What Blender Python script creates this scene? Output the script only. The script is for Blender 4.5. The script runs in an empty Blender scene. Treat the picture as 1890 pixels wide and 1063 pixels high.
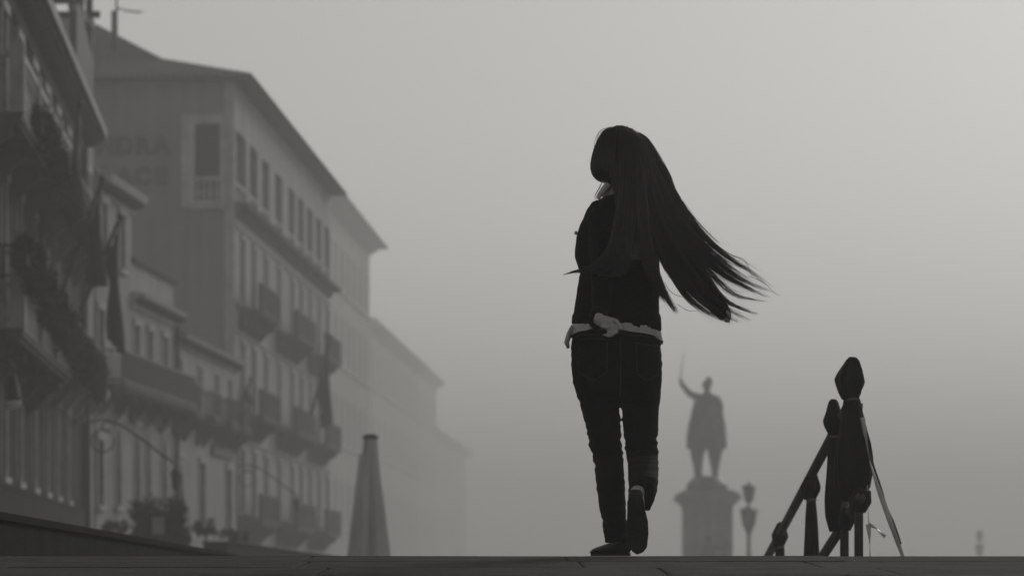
import bpy, bmesh, math, random
import numpy as np
from mathutils import Vector, Matrix, noise

random.seed(7)
RNG = np.random.default_rng(7)
sc = bpy.context.scene
COL = sc.collection
R = math.radians

# ------------------------------------------------------------------ camera, sky, sun, exposure
cam_d = bpy.data.cameras.new('camera')
cam = bpy.data.objects.new('camera', cam_d)
COL.objects.link(cam)
cam.location = (0, 0, 0)
cam.rotation_euler = (R(90), 0, 0)
cam_d.lens = 135
cam_d.sensor_width = 36
cam_d.shift_y = 0.2902          # level camera, rising front: verticals stay vertical
cam_d.clip_start = 0.1
cam_d.clip_end = 6000
cam_d.dof.use_dof = True
cam_d.dof.focus_distance = 14.8
cam_d.dof.aperture_fstop = 5.6
sc.camera = cam

SUN_AZ, SUN_EL = R(20), R(17)
world = bpy.data.worlds.new('World')
sc.world = world
world.use_nodes = True
wn = world.node_tree
wn.nodes.clear()
w_out = wn.nodes.new('ShaderNodeOutputWorld')
w_bg = wn.nodes.new('ShaderNodeBackground')
w_sky = wn.nodes.new('ShaderNodeTexSky')
w_sky.sky_type = 'NISHITA'
w_sky.sun_disc = False
w_sky.sun_elevation = SUN_EL
w_sky.sun_rotation = SUN_AZ
w_sky.air_density = 1.0
w_sky.dust_density = 0.35
w_bw = wn.nodes.new('ShaderNodeRGBToBW')          # black-and-white film
w_tint = wn.nodes.new('ShaderNodeMix')
w_tint.data_type = 'RGBA'
w_tint.blend_type = 'MULTIPLY'
w_tint.inputs['Factor'].default_value = 1.0
w_tint.inputs['B'].default_value = (1.0, 0.985, 0.955, 1)
wn.links.new(w_sky.outputs[0], w_bw.inputs[0])
wn.links.new(w_bw.outputs[0], w_tint.inputs['A'])
wn.links.new(w_tint.outputs['Result'], w_bg.inputs['Color'])
w_bg.inputs['Strength'].default_value = 0.15
wn.links.new(w_bg.outputs[0], w_out.inputs[0])

sun_d = bpy.data.lights.new('sun', 'SUN')
sun_d.energy = 1.5
sun_d.angle = R(14)
sun_d.color = (1.0, 0.99, 0.965)
sun = bpy.data.objects.new('sun', sun_d)
COL.objects.link(sun)
sv = Vector((math.sin(SUN_AZ) * math.cos(SUN_EL), math.cos(SUN_AZ) * math.cos(SUN_EL), math.sin(SUN_EL)))
sun.rotation_euler = sv.to_track_quat('Z', 'Y').to_euler()
sun.location = (20, 100, 60)

FOG_DENSITY, FOG_G = 0.0032, 0.40

sc.view_settings.view_transform = 'Standard'
sc.view_settings.look = 'None'
sc.view_settings.exposure = -0.85
sc.view_settings.gamma = 1.0
sc.view_settings.use_curve_mapping = False
sc.render.engine = 'CYCLES'
sc.cycles.use_denoising = True
sc.cycles.max_bounces = 8
sc.cycles.diffuse_bounces = 3
sc.cycles.glossy_bounces = 3
sc.cycles.volume_bounces = 3
sc.cycles.transparent_max_bounces = 8
sc.cycles.caustics_reflective = False
sc.cycles.caustics_refractive = False
sc.cycles.sample_clamp_indirect = 4.0

F = 7087.5                      # focal length in photograph pixels
STREET = -0.8                   # street level, relative to the lens


def deck_z(d):
    """height of the bridge deck along the walk"""
    if d < 14.6:
        return -0.3 + 0.0282 * d
    if d < 15.1:
        return 0.1117 + 0.0033 * (d - 14.6) / 0.5
    return max(0.115 - 0.1 * (d - 15.1), STREET)


# ------------------------------------------------------------------ helpers
class MB:
    """collects simple shapes; build() links them as one mesh object"""

    def __init__(s):
        s.v, s.f = [], []

    def add(s, vs, fs):
        n = len(s.v)
        s.v += [tuple(p) for p in vs]
        s.f += [tuple(i + n for i in f) for f in fs]
        return s

    def box(s, x0, x1, y0, y1, z0, z1):
        vs = [(x0, y0, z0), (x1, y0, z0), (x1, y1, z0), (x0, y1, z0), (x0, y0, z1), (x1, y0, z1), (x1, y1, z1), (x0, y1, z1)]
        return s.add(vs, [(0, 3, 2, 1), (4, 5, 6, 7), (0, 1, 5, 4), (1, 2, 6, 5), (2, 3, 7, 6), (3, 0, 4, 7)])

    def prism(s, poly, y0, y1):
        """polygon in x,z extruded along y"""
        n = len(poly)
        vs = [(x, y0, z) for x, z in poly] + [(x, y1, z) for x, z in poly]
        fs = [tuple(range(n)), tuple(range(2 * n - 1, n - 1, -1))]
        fs += [(i, i + n, (i + 1) % n + n, (i + 1) % n) for i in range(n)]
        return s.add(vs, fs)

    def bar(s, a, b, w, h=None):
        """rectangular bar between two points"""
        return s.tube([a, b], [(w / 2, (h or w) / 2)] * 2, 4, rot=math.pi / 4, k=math.sqrt(2))

    def tube(s, path, radii, n=12, ref=(1, 0, 0), cap=True, rot=0.0, k=1.0, shape=None):
        P = [Vector(p) for p in path]
        m = len(P)
        ref = Vector(ref)
        base = len(s.v)
        for i, p in enumerate(P):
            t = (P[min(i + 1, m - 1)] - P[max(i - 1, 0)]).normalized()
            side = ref - t * ref.dot(t)
            if side.length < 0.05:
                q = Vector((0, 1, 0)) if abs(t.y) < 0.9 else Vector((0, 0, 1))
                side = q - t * q.dot(t)
            side.normalize()
            up = t.cross(side)
            r = radii[i] if i < len(radii) else radii[-1]
            rx, ry = r if isinstance(r, (tuple, list)) else (r, r)
            for j in range(n):
                a = 2 * math.pi * j / n + rot
                f = shape(i, a) if shape else 1.0
                s.v.append(tuple(p + side * (math.cos(a) * rx * k * f) + up * (math.sin(a) * ry * k * f)))
        for i in range(m - 1):
            for j in range(n):
                a, b = base + i * n + j, base + i * n + (j + 1) % n
                s.f.append((a, b, b + n, a + n))
        if cap:
            s.f.append(tuple(base + j for j in range(n - 1, -1, -1)))
            s.f.append(tuple(base + (m - 1) * n + j for j in range(n)))
        return s

    def ball(s, c, r, nu=16, nv=10):
        cx, cy, cz = c
        rx, ry, rz = r if isinstance(r, (tuple, list)) else (r, r, r)
        vs = [(cx, cy, cz - rz)]
        for i in range(1, nv):
            th = math.pi * i / nv
            for j in range(nu):
                a = 2 * math.pi * j / nu
                vs.append((cx + rx * math.sin(th) * math.cos(a), cy + ry * math.sin(th) * math.sin(a), cz - rz * math.cos(th)))
        vs.append((cx, cy, cz + rz))
        fs = []
        for j in range(nu):
            fs.append((0, 1 + (j + 1) % nu, 1 + j))
            for i in range(nv - 2):
                a, b = 1 + i * nu + j, 1 + i * nu + (j + 1) % nu
                fs.append((a, b, b + nu, a + nu))
            fs.append((len(vs) - 1, 1 + (nv - 2) * nu + j, 1 + (nv - 2) * nu + (j + 1) % nu))
        return s.add(vs, fs)

    def lathe(s, prof, c=(0, 0, 0), n=16, shape=None):
        return s.tube([(c[0], c[1], c[2] + z) for _, z in prof], [max(r, 1e-4) for r, _ in prof], n, shape=shape)

    def mesh(s, name):
        me = bpy.data.meshes.new(name)
        me.from_pydata(s.v, [], s.f)
        me.update()
        return me

    def build(s, name, mat, parent=None, smooth=False, loc=None):
        return link(name, s.mesh(name), mat, parent, smooth, loc)


def link(name, me, mat=None, parent=None, smooth=False, loc=None):
    o = bpy.data.objects.new(name, me)
    COL.objects.link(o)
    if mat is not None and me is not None and not me.materials:
        me.materials.append(mat)
    if smooth and me is not None:
        me.polygons.foreach_set('use_smooth', [True] * len(me.polygons))
    if parent is not None:
        o.parent = parent
    if loc is not None:
        o.location = loc
    return o


def tag(o, label=None, cat=None, group=None, kind=None):
    if label:
        o['label'] = label
    if cat:
        o['category'] = cat
    if group:
        o['group'] = group
    if kind:
        o['kind'] = kind
    return o


def empty(name, loc=(0, 0, 0), rz=0.0):
    o = bpy.data.objects.new(name, None)
    o.empty_display_size = 0.2
    COL.objects.link(o)
    o.location = loc
    o.rotation_euler = (0, 0, rz)
    return o


def copy_tree(o, parent=None):
    c = o.copy()
    COL.objects.link(c)
    c.parent = parent
    for ch in list(o.children):
        copy_tree(ch, c)
    return c


def remesh(mb, voxel, smooth=4, fac=0.5):
    """one continuous skin round overlapping shapes"""
    me = mb.mesh('tmp')
    o = bpy.data.objects.new('tmp', me)
    COL.objects.link(o)
    m = o.modifiers.new('r', 'REMESH')
    m.mode = 'VOXEL'
    m.voxel_size = voxel
    if smooth:
        q = o.modifiers.new('s', 'SMOOTH')
        q.iterations = smooth
        q.factor = fac
    dg = bpy.context.evaluated_depsgraph_get()
    dg.update()
    out = bpy.data.meshes.new_from_object(o.evaluated_get(dg))
    bpy.data.objects.remove(o)
    bpy.data.meshes.remove(me)
    return out


def displace(me, fn):
    n = len(me.vertices)
    co = np.empty(n * 3)
    no = np.empty(n * 3)
    me.vertices.foreach_get('co', co)
    me.vertices.foreach_get('normal', no)
    co = co.reshape(-1, 3)
    no = no.reshape(-1, 3)
    d = np.array([fn(co[i], no[i]) for i in range(n)])
    co += no * d[:, None]
    me.vertices.foreach_set('co', co.ravel())
    me.update()


# ------------------------------------------------------------------ materials
def mat(name, g, rough=0.8, var=0.0, scale=3.0, stretch=(1, 1, 1), bump=0.0, bscale=20.0, spec=0.4, metal=0.0, dirt=None, sheen=0.0, thin=0.0):
    """procedural grey material: base value g, mottled by noise, with fine relief"""
    m = bpy.data.materials.new(name)
    m.use_nodes = True
    nt = m.node_tree
    b = nt.nodes['Principled BSDF']
    tint = (g, g * 0.988, g * 0.965, 1)
    b.inputs['Base Color'].default_value = tint
    b.inputs['Roughness'].default_value = rough
    b.inputs['Specular IOR Level'].default_value = spec
    b.inputs['Metallic'].default_value = metal
    if sheen:
        b.inputs['Sheen Weight'].default_value = sheen
    tc = nt.nodes.new('ShaderNodeTexCoord')
    mp = nt.nodes.new('ShaderNodeMapping')
    mp.inputs['Scale'].default_value = stretch
    nt.links.new(tc.outputs['Object'], mp.inputs['Vector'])
    if var:
        nz = nt.nodes.new('ShaderNodeTexNoise')
        nz.inputs['Scale'].default_value = scale
        nz.inputs['Detail'].default_value = 6
        nz.inputs['Roughness'].default_value = 0.62
        nt.links.new(mp.outputs[0], nz.inputs['Vector'])
        cr = nt.nodes.new('ShaderNodeValToRGB')
        lo, hi = g * (1 - var), g * (1 + var)
        cr.color_ramp.elements[0].position = 0.3
        cr.color_ramp.elements[1].position = 0.72
        cr.color_ramp.elements[0].color = (lo, lo * 0.988, lo * 0.965, 1)
        cr.color_ramp.elements[1].color = (hi, hi * 0.988, hi * 0.965, 1)
        nt.links.new(nz.outputs['Fac'], cr.inputs[0])
        last = cr.outputs[0]
        if dirt:
            mp2 = nt.nodes.new('ShaderNodeMapping')
            mp2.inputs['Scale'].default_value = (1.6, 1.6, 0.12)
            nt.links.new(tc.outputs['Object'], mp2.inputs['Vector'])
            n2 = nt.nodes.new('ShaderNodeTexNoise')
            n2.inputs['Scale'].default_value = 1.3
            n2.inputs['Detail'].default_value = 4
            nt.links.new(mp2.outputs[0], n2.inputs['Vector'])
            c2 = nt.nodes.new('ShaderNodeValToRGB')
            c2.color_ramp.elements[0].position = 0.35
            c2.color_ramp.elements[1].position = 0.6
            k = 1 - dirt
            c2.color_ramp.elements[0].color = (k, k, k, 1)
            c2.color_ramp.elements[1].color = (1, 1, 1, 1)
            nt.links.new(n2.outputs['Fac'], c2.inputs[0])
            mx = nt.nodes.new('ShaderNodeMix')
            mx.data_type = 'RGBA'
            mx.blend_type = 'MULTIPLY'
            mx.inputs['Factor'].default_value = 1
            nt.links.new(last, mx.inputs['A'])
            nt.links.new(c2.outputs[0], mx.inputs['B'])
            last = mx.outputs['Result']
        nt.links.new(last, b.inputs['Base Color'])
    if thin:                                   # light soaking through thin cloth or plastic
        tr = nt.nodes.new('ShaderNodeBsdfTranslucent')
        tr.inputs['Color'].default_value = tint
        ms = nt.nodes.new('ShaderNodeMixShader')
        ms.inputs[0].default_value = thin
        nt.links.new(b.outputs[0], ms.inputs[1])
        nt.links.new(tr.outputs[0], ms.inputs[2])
        nt.links.new(ms.outputs[0], nt.nodes['Material Output'].inputs['Surface'])
    if bump:
        n3 = nt.nodes.new('ShaderNodeTexNoise')
        n3.inputs['Scale'].default_value = bscale
        n3.inputs['Detail'].default_value = 5
        nt.links.new(mp.outputs[0], n3.inputs['Vector'])
        bp = nt.nodes.new('ShaderNodeBump')
        bp.inputs['Strength'].default_value = bump
        bp.inputs['Distance'].default_value = 0.02
        nt.links.new(n3.outputs['Fac'], bp.inputs['Height'])
        nt.links.new(bp.outputs[0], b.inputs['Normal'])
    return m


M = {
    'paving': mat('worn_paving', 0.088, 0.9, 0.4, 5.0, bump=0.5, bscale=60, spec=0.12),
    'paving_b': mat('worn_paving_dark', 0.076, 0.9, 0.4, 6.0, bump=0.5, bscale=60, spec=0.12),
    'paving_c': mat('worn_paving_pale', 0.1, 0.9, 0.35, 6.0, bump=0.5, bscale=60, spec=0.12),
    'joint': mat('paving_joint', 0.03, 0.95, 0.3, 30),
    'street': mat('street_paving', 0.12, 0.75, 0.3, 0.8),
    'water': mat('lagoon_water', 0.03, 0.12, 0.0, bump=0.3, bscale=1.5, spec=0.5),
    'parapet': mat('parapet_stone', 0.03, 0.95, 0.3, 4.0, spec=0.03, bump=0.4, bscale=40, dirt=0.25),
    'coping': mat('coping_stone', 0.015, 0.95, 0.3, 6.0, spec=0.03, bump=0.4, bscale=40),
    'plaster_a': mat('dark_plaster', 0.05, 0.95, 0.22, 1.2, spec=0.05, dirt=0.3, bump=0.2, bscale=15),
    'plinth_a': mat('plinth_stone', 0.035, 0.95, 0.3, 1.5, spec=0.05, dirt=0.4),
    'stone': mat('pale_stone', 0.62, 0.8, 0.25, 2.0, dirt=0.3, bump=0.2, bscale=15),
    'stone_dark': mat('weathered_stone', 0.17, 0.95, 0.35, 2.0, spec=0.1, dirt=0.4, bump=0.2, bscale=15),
    'plaster_b': mat('pale_plaster', 0.5, 0.9, 0.2, 0.8, dirt=0.3, bump=0.2, bscale=12),
    'plaster_c': mat('cream_plaster', 0.52, 0.9, 0.18, 0.7, dirt=0.25, bump=0.2, bscale=12),
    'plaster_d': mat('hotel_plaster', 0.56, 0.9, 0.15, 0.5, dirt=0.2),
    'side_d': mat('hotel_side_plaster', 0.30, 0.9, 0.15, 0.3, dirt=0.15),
    'plaster_e': mat('far_plaster', 0.5, 0.9, 0.15, 0.4, dirt=0.2),
    'roof': mat('roof_tiles', 0.13, 0.9, 0.35, 4.0, bump=0.3, bscale=8),
    'glass': mat('window_glass', 0.012, 0.35, 0.0, spec=0.08),
    'frame': mat('window_frame', 0.06, 0.6, 0.2, 8),
    'shutter': mat('shutter_paint', 0.035, 0.7, 0.25, 10),
    'iron': mat('wrought_iron', 0.02, 0.55, 0.2, 20, spec=0.4),
    'leaf': mat('dark_foliage', 0.010, 0.65, 0.5, 12, spec=0.3),
    'letter': mat('sign_letter', 0.10, 0.6, 0.2, 10),
    'board': mat('sign_board', 0.04, 0.7, 0.2, 6),
    'flag': mat('flag_cloth', 0.035, 0.9, 0.3, 4, sheen=0.2),
    'flag_pale': mat('flag_cloth_faded', 0.06, 0.9, 0.3, 4, sheen=0.2),
    'pole': mat('flag_pole', 0.06, 0.6, 0.2, 10),
    'lamp_glass': mat('lamp_glass', 0.9, 0.3, 0.03, 10, thin=0.55),
    'lantern_glass': mat('lantern_glass', 0.30, 0.2, 0.1, 10),
    'bronze': mat('bronze', 0.045, 0.55, 0.4, 3, metal=0.3),
    'pedestal': mat('pedestal_stone', 0.24, 0.85, 0.25, 1.2, dirt=0.3),
    'parasol': mat('parasol_cloth', 0.75, 0.9, 0.2, 4, stretch=(1, 1, 0.2), bump=0.2, bscale=25),
    'parasol_cap': mat('parasol_cap', 0.05, 0.6, 0.2, 10),
    'tube': mat('galvanised_tube', 0.11, 0.45, 0.3, 14, metal=0.35, bump=0.1, bscale=60),
    'wrap': mat('black_wrap_cloth', 0.008, 0.7, 0.5, 14, stretch=(1, 1, 0.4), bump=0.6, bscale=30, spec=0.25, sheen=0.08),
    'tie': mat('wrap_tie', 0.16, 0.6, 0.2, 30),
    'tape': mat('plastic_tape', 0.8, 0.35, 0.15, 8, thin=0.4),
    'tape_dark': mat('plastic_tape_dark', 0.05, 0.35, 0.3, 8),
    'skin': mat('skin', 0.6, 0.5, 0.1, 25, bump=0.1, bscale=120),
    'sweater': mat('black_knit', 0.004, 0.95, 0.4, 30, bump=0.5, bscale=140, spec=0.15, sheen=0.05),
    'jeans': mat('dark_denim', 0.007, 0.9, 0.5, 18, bump=0.5, bscale=180, spec=0.12, sheen=0.04),
    'denim_fade': mat('faded_denim', 0.04, 0.85, 0.5, 14, bump=0.5, bscale=180, spec=0.2, sheen=0.05),
    'shirt': mat('grey_shirt', 0.78, 0.85, 0.15, 40, bump=0.3, bscale=90, thin=0.12),
    'shirt_edge': mat('shirt_hem', 0.85, 0.85, 0.1, 40),
    'shoe': mat('black_shoe', 0.010, 0.5, 0.4, 20, bump=0.2, bscale=60),
    'sole': mat('rubber_sole', 0.012, 0.75, 0.4, 20, bump=0.4, bscale=90),
    'hair': mat('black_hair', 0.014, 0.33, 0.0, spec=1.0),
}

hnt = M['hair'].node_tree                     # every strand a little lighter or darker than the next
hg = hnt.nodes.new('ShaderNodeNewGeometry')
hr0 = hnt.nodes.new('ShaderNodeValToRGB')
hr0.color_ramp.elements[0].color = (0.006, 0.006, 0.0058, 1)
hr0.color_ramp.elements[1].color = (0.055, 0.054, 0.052, 1)
hr0.color_ramp.elements[1].position = 1.0
hr0.color_ramp.elements.new(0.6).color = (0.014, 0.0138, 0.0134, 1)
hnt.links.new(hg.outputs['Random Per Island'], hr0.inputs[0])
hnt.links.new(hr0.outputs[0], hnt.nodes['Principled BSDF'].inputs['Base Color'])

# ------------------------------------------------------------------ the setting: water, street, bridge deck
tag(MB().box(-1700, 1700, -300, 1700, -3.2, -2.2).build('water', M['water']), kind='structure')
q = MB().box(-160, 60, 20, 1500, -2.6, STREET)
tag(q.build('street', M['street']), kind='structure')

deck = MB()
ds = [-6, 0, 4, 8, 10, 12, 14.6, 15.1, 16, 18, 20, 22, 24.2, 26]
x0, x1 = -2.5, 2.3
for i in range(len(ds) - 1):
    a, b = ds[i], ds[i + 1]
    za, zb = deck_z(a) - 0.007, deck_z(b) - 0.007
    deck.add([(x0, a, za), (x1, a, za), (x1, b, zb), (x0, b, zb), (x0, a, za - 0.6), (x1, a, za - 0.6), (x1, b, zb - 0.6), (x0, b, zb - 0.6)],
             [(0, 1, 2, 3), (7, 6, 5, 4), (0, 3, 7, 4), (1, 5, 6, 2)])
DECK = tag(deck.build('pavement', M['joint']), kind='structure')


def paving_stone(xa, xb, ya, yb, m):
    j = 0.004
    xa += j; xb -= j; ya += j; yb -= j
    dz = random.uniform(-0.0014, 0.0014)
    tl = random.uniform(-0.0012, 0.0012)
    vs, bv = [], 0.008
    for (ex, dzz) in ((0, -0.007), (0, -0.003), (bv, 0.0)):
        for (x, y) in ((xa + ex, ya + ex), (xb - ex, ya + ex), (xb - ex, yb - ex), (xa + ex, yb - ex)):
            vs.append((x, y, deck_z(y) + dzz + dz + tl * (1 if x > (xa + xb) / 2 else -1)))
    fs = [(8, 9, 10, 11)]
    for k in (0, 4):
        fs += [(k + i, k + (i + 1) % 4, k + 4 + (i + 1) % 4, k + 4 + i) for i in range(4)]
    MB().add(vs, fs).build('paving_stone', m, DECK)


rows = [8.7, 9.8, 10.8, 11.8, 12.75, 13.7, 14.6, 15.1]
rnd = random.Random(3)
for i in range(len(rows) - 1):
    x = x0 + rnd.uniform(-0.5, 0)
    while x < x1:
        w = rnd.uniform(0.7, 1.15)
        xa, xb = max(x, x0), min(x + w, x1)
        if xb - xa > 0.08:
            m = M['paving_c'] if i == len(rows) - 2 else M[rnd.choice(['paving', 'paving', 'paving_b'])]
            paving_stone(xa, xb, rows[i], rows[i + 1], m)
        x += w
d = 15.1
while d < 24:                                    # the far side of the crest
    x = x0 + rnd.uniform(-0.5, 0)
    while x < x1:
        w = rnd.uniform(0.8, 1.2)
        xa, xb = max(x, x0), min(x + w, x1)
        if xb - xa > 0.08:
            paving_stone(xa, xb, d, d + 0.6, M['paving'])
        x += w
    d += 0.6

# parapet on the left of the bridge
par = tag(empty('bridge_parapet', (-2.5, 17, STREET)), 'long dark stone bridge parapet sloping away at the lower left', 'parapet')


def parapet_run(parent, pts, base, thick, mw, mc, name_w='wall'):
    w, c = MB(), MB()
    for (ax, ay, az), (bx, by, bz) in zip(pts[:-1], pts[1:]):
        ax -= parent.location.x; bx -= parent.location.x
        ay -= parent.location.y; by -= parent.location.y
        za, zb, zl = az - parent.location.z, bz - parent.location.z, base - parent.location.z
        w.add([(ax, ay, zl), (bx, by, zl), (bx, by, zb - 0.04), (ax, ay, za - 0.04), (ax - thick, ay, zl), (bx - thick, by, zl), (bx - thick, by, zb - 0.04), (ax - thick, ay, za - 0.04)],
              [(0, 1, 2, 3), (5, 4, 7, 6), (3, 2, 6, 7), (0, 3, 7, 4), (1, 5, 6, 2)])
        e = 0.025
        c.add([(ax + e, ay, za - 0.038), (bx + e, by, zb - 0.038), (bx + e, by, zb), (ax + e, ay, za), (ax - thick - e, ay, za - 0.038), (bx - thick - e, by, zb - 0.038), (bx - thick - e, by, zb), (ax - thick - e, ay, za)],
              [(0, 1, 2, 3), (5, 4, 7, 6), (3, 2, 6, 7), (0, 4, 5, 1), (0, 3, 7, 4), (1, 5, 6, 2)])
    w.build(name_w, mw, parent)
    c.build('coping', mc, parent)


parapet_run(par, [(-2.5, 6.0, 0.42), (-2.5, 18.75, 0.357), (-2.5, 34.4, 0.283), (-2.5, 40.0, 0.10)], STREET, 0.3, M['parapet'], M['coping'])
par2 = tag(empty('bridge_parapet', (-4.7, 70, STREET)), 'low dark parapet of the next bridge, left of the closed parasol', 'parapet')
parapet_run(par2, [(-4.9, 66, 0.76), (-4.7, 70, 0.745), (-4.05, 78, 0.66), (-3.7, 82, 0.62)], STREET, 0.4, M['coping'], M['coping'])

# ------------------------------------------------------------------ buildings
_cache = {}


def window_meshes(w, h, style):
    key = (round(w, 2), round(h, 2), style)
    if key in _cache:
        return _cache[key]
    fr = MB()
    b = 0.07
    for x in (-w / 2, w / 2 - b, -b / 2):
        fr.box(x, x + b, 0.19, 0.25, 0.0, h)
    nz = max(2, int(round(h / 0.8)))
    for i in range(nz + 1):
        z = i * (h - b) / nz
        for xa, xb in ((-w / 2 + b, -b / 2), (b / 2, w / 2 - b)):
            fr.box(xa, xb, 0.2, 0.24, z, z + (b if i in (0, nz) else 0.04))
    pane = MB().box(-w / 2, w / 2, 0.255, 0.275, 0.0, h)
    su = MB()
    t, o = 0.16, -0.05
    if style != 'plain':
        su.box(-w / 2 - t, -w / 2, o, 0.1, 0.0, h)
        su.box(w / 2, w / 2 + t, o, 0.1, 0.0, h)
        su.box(-w / 2 - t - 0.05, w / 2 + t + 0.05, o - 0.04, 0.1, h, h + 0.2)
    if style == 'arch':
        n = 10
        for sgn in (-1, 1):
            sp = 1.15 * w
            pts = [(sgn * w / 2, h - sp)]
            for i in range(n + 1):
                a = i / n
                pts.append((sgn * (w / 2) * (1 - a) ** 0.62, h - sp + sp * (a ** 0.9) * 0.94))
            pts.append((0, h)); pts.append((sgn * w / 2, h))
            if sgn > 0:
                pts = pts[::-1]
            su.prism(pts, -0.03, 0.16)
    sill = MB().box(-w / 2 - t - 0.06, w / 2 + t + 0.06, -0.12, 0.1, -0.14, 0.0)
    _cache[key] = (fr.mesh('window'), pane.mesh('pane'), su.mesh('window_surround') if su.v else None, sill.mesh('sill'))
    return _cache[key]


def window(bd, u, z, w, h, style='trim', shutters=False, surround=None, y=0.0):
    fr, pane, su, sill = window_meshes(w, h, style)
    o = link('window', fr, M['frame'], bd, loc=(u, y, z))
    link('pane', pane, M['glass'], o)
    if su:
        link('window_surround', su, surround or M['stone'], o)
    link('sill', sill, surround or M['stone'], o)
    if shutters:
        key = ('sh', round(w, 2), round(h, 2))
        if key not in _cache:
            s = MB()
            s.box(-w / 2 + 0.02, -0.01, 0.05, 0.1, 0.02, h - 0.02)
            s.box(0.01, w / 2 - 0.02, 0.05, 0.1, 0.02, h - 0.02)
            k = 0.1
            while k < h - 0.1:
                s.box(-w / 2 + 0.08, -0.07, 0.035, 0.05, k, k + 0.05)
                s.box(0.07, w / 2 - 0.08, 0.035, 0.05, k, k + 0.05)
                k += 0.11
            _cache[key] = s.mesh('shutter')
        link('shutter', _cache[key], M['shutter'], o)
    return o


def wall_mesh(L, z0, z1, depth, openings, reveal=0.3, y=0.0):
    """a block whose street face (y = 0, outward -y) is pierced by openings"""
    mb = MB()
    us = sorted({0.0, L, *[o[0] for o in openings], *[o[1] for o in openings]})
    zs = sorted({z0, z1, *[o[2] for o in openings], *[o[3] for o in openings]})
    for i in range(len(us) - 1):
        for j in range(len(zs) - 1):
            cu, cz = (us[i] + us[i + 1]) / 2, (zs[j] + zs[j + 1]) / 2
            if any(o[0] < cu < o[1] and o[2] < cz < o[3] for o in openings):
                continue
            mb.add([(us[i], y, zs[j]), (us[i + 1], y, zs[j]), (us[i + 1], y, zs[j + 1]), (us[i], y, zs[j + 1])], [(0, 1, 2, 3)])
    for (a, b, c, e) in openings:
        r = y + reveal
        mb.add([(a, y, c), (b, y, c), (b, y, e), (a, y, e), (a, r, c), (b, r, c), (b, r, e), (a, r, e)],
               [(0, 4, 5, 1), (1, 5, 6, 2), (2, 6, 7, 3), (3, 7, 4, 0), (4, 7, 6, 5)])
    D = depth
    mb.add([(0, y, z0), (L, y, z0), (L, D, z0), (0, D, z0), (0, y, z1), (L, y, z1), (L, D, z1), (0, D, z1)],
           [(1, 2, 6, 5), (2, 3, 7, 6), (3, 0, 4, 7), (4, 5, 6, 7)])
    return mb


def new_building(name, label, x, dist, slope, group=None, size=0.82):
    """Empty on the street at the near corner; local x runs along the front, local -y faces the street"""
    e = empty(name, (x * size, dist * size, STREET * size), math.atan2(1.0, slope))
    e.scale = (size, size, size)
    return tag(e, label, 'building', group)


def cornice(bd, L, z, prof, m, name='cornice', u0=0.0, y=0.0):
    """moulding: profile of (projection, height) pairs"""
    poly = [(0.0, prof[0][1])] + list(prof) + [(0.0, prof[-1][1])]
    n = len(poly)
    vs = [(u0, y - p, z + h) for p, h in poly] + [(u0 + L, y - p, z + h) for p, h in poly]
    fs = [tuple(range(n - 1, -1, -1)), tuple(range(n, 2 * n))] + [(i, (i + 1) % n, (i + 1) % n + n, i + n) for i in range(n)]
    return MB().add(vs, fs).build(name, m, bd)


def blocks(bd, name, m, u0, u1, step, w, p, z0, z1, y=0.0):
    me = MB().prism([(-p, z1), (0.0, z1), (0.0, z0), (-p * 0.35, z0), (-p, z0 + (z1 - z0) * 0.55)], -w / 2, w / 2).mesh(name)
    u = u0
    while u < u1:
        o = link(name, me, m, bd, loc=(u, y, 0))
        o.rotation_euler = (0, 0, R(90))
        u += step


def iron_railing(bd, u0, u1, proj, z, h, m, gap=0.14, name='railing', parent=None):
    mb = MB()
    for zz in (z + 0.06, z + h - 0.05):
        mb.box(u0, u1, -proj - 0.02, -proj + 0.02, zz, zz + 0.05)
        for u in (u0, u1):
            mb.box(u - 0.02, u + 0.02, -proj + 0.021, 0.0, zz, zz + 0.05)
    u = u0
    while u <= u1:
        mb.box(u - 0.013, u + 0.013, -proj - 0.013, -proj + 0.013, z, z + h - 0.05)
        u += gap
    k = 0.1
    while k < proj:
        for u in (u0, u1):
            mb.box(u - 0.012, u + 0.012, -k - 0.012, -k + 0.012, z, z + h - 0.05)
        k += gap
    return mb.build(name, m, parent or bd)


def slab_balcony(bd, u0, u1, proj, z, m, brackets=True, step=3.6, bw=0.3):
    s = MB().box(u0 - 0.1, u1 + 0.1, -proj - 0.1, 0.0, z - 0.16, z)
    s.box(u0 - 0.05, u1 + 0.05, -proj - 0.05, 0.0, z - 0.24, z - 0.162)
    o = s.build('balcony', m, bd)
    if brackets:
        n = max(2, int(round((u1 - u0) / step)) + 1)
        for i in range(n):
            u = u0 + 0.15 + (u1 - u0 - 0.3) * i / (n - 1)
            k = MB().prism([(-0.0, z - 0.242), (-proj * 0.85, z - 0.242), (-proj * 0.85, z - 0.4), (-proj * 0.55, z - 0.52), (-proj * 0.2, z - 0.85), (0.0, z - 0.9)], -bw / 2, bw / 2)
            b = k.build('bracket', m, o, loc=(u, 0, 0))
            b.rotation_euler = (0, 0, R(90))
            # prism lies in x,z: turn so that its depth points out of the wall
    return o


def baluster_mesh(h, r):
    return MB().lathe([(r * 0.9, 0), (r * 0.9, h * 0.08), (r * 0.5, h * 0.12), (r, h * 0.35), (r * 0.75, h * 0.5), (r * 0.42, h * 0.75), (r * 0.8, h * 0.9), (r * 0.85, h)], n=8).mesh('baluster')


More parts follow.
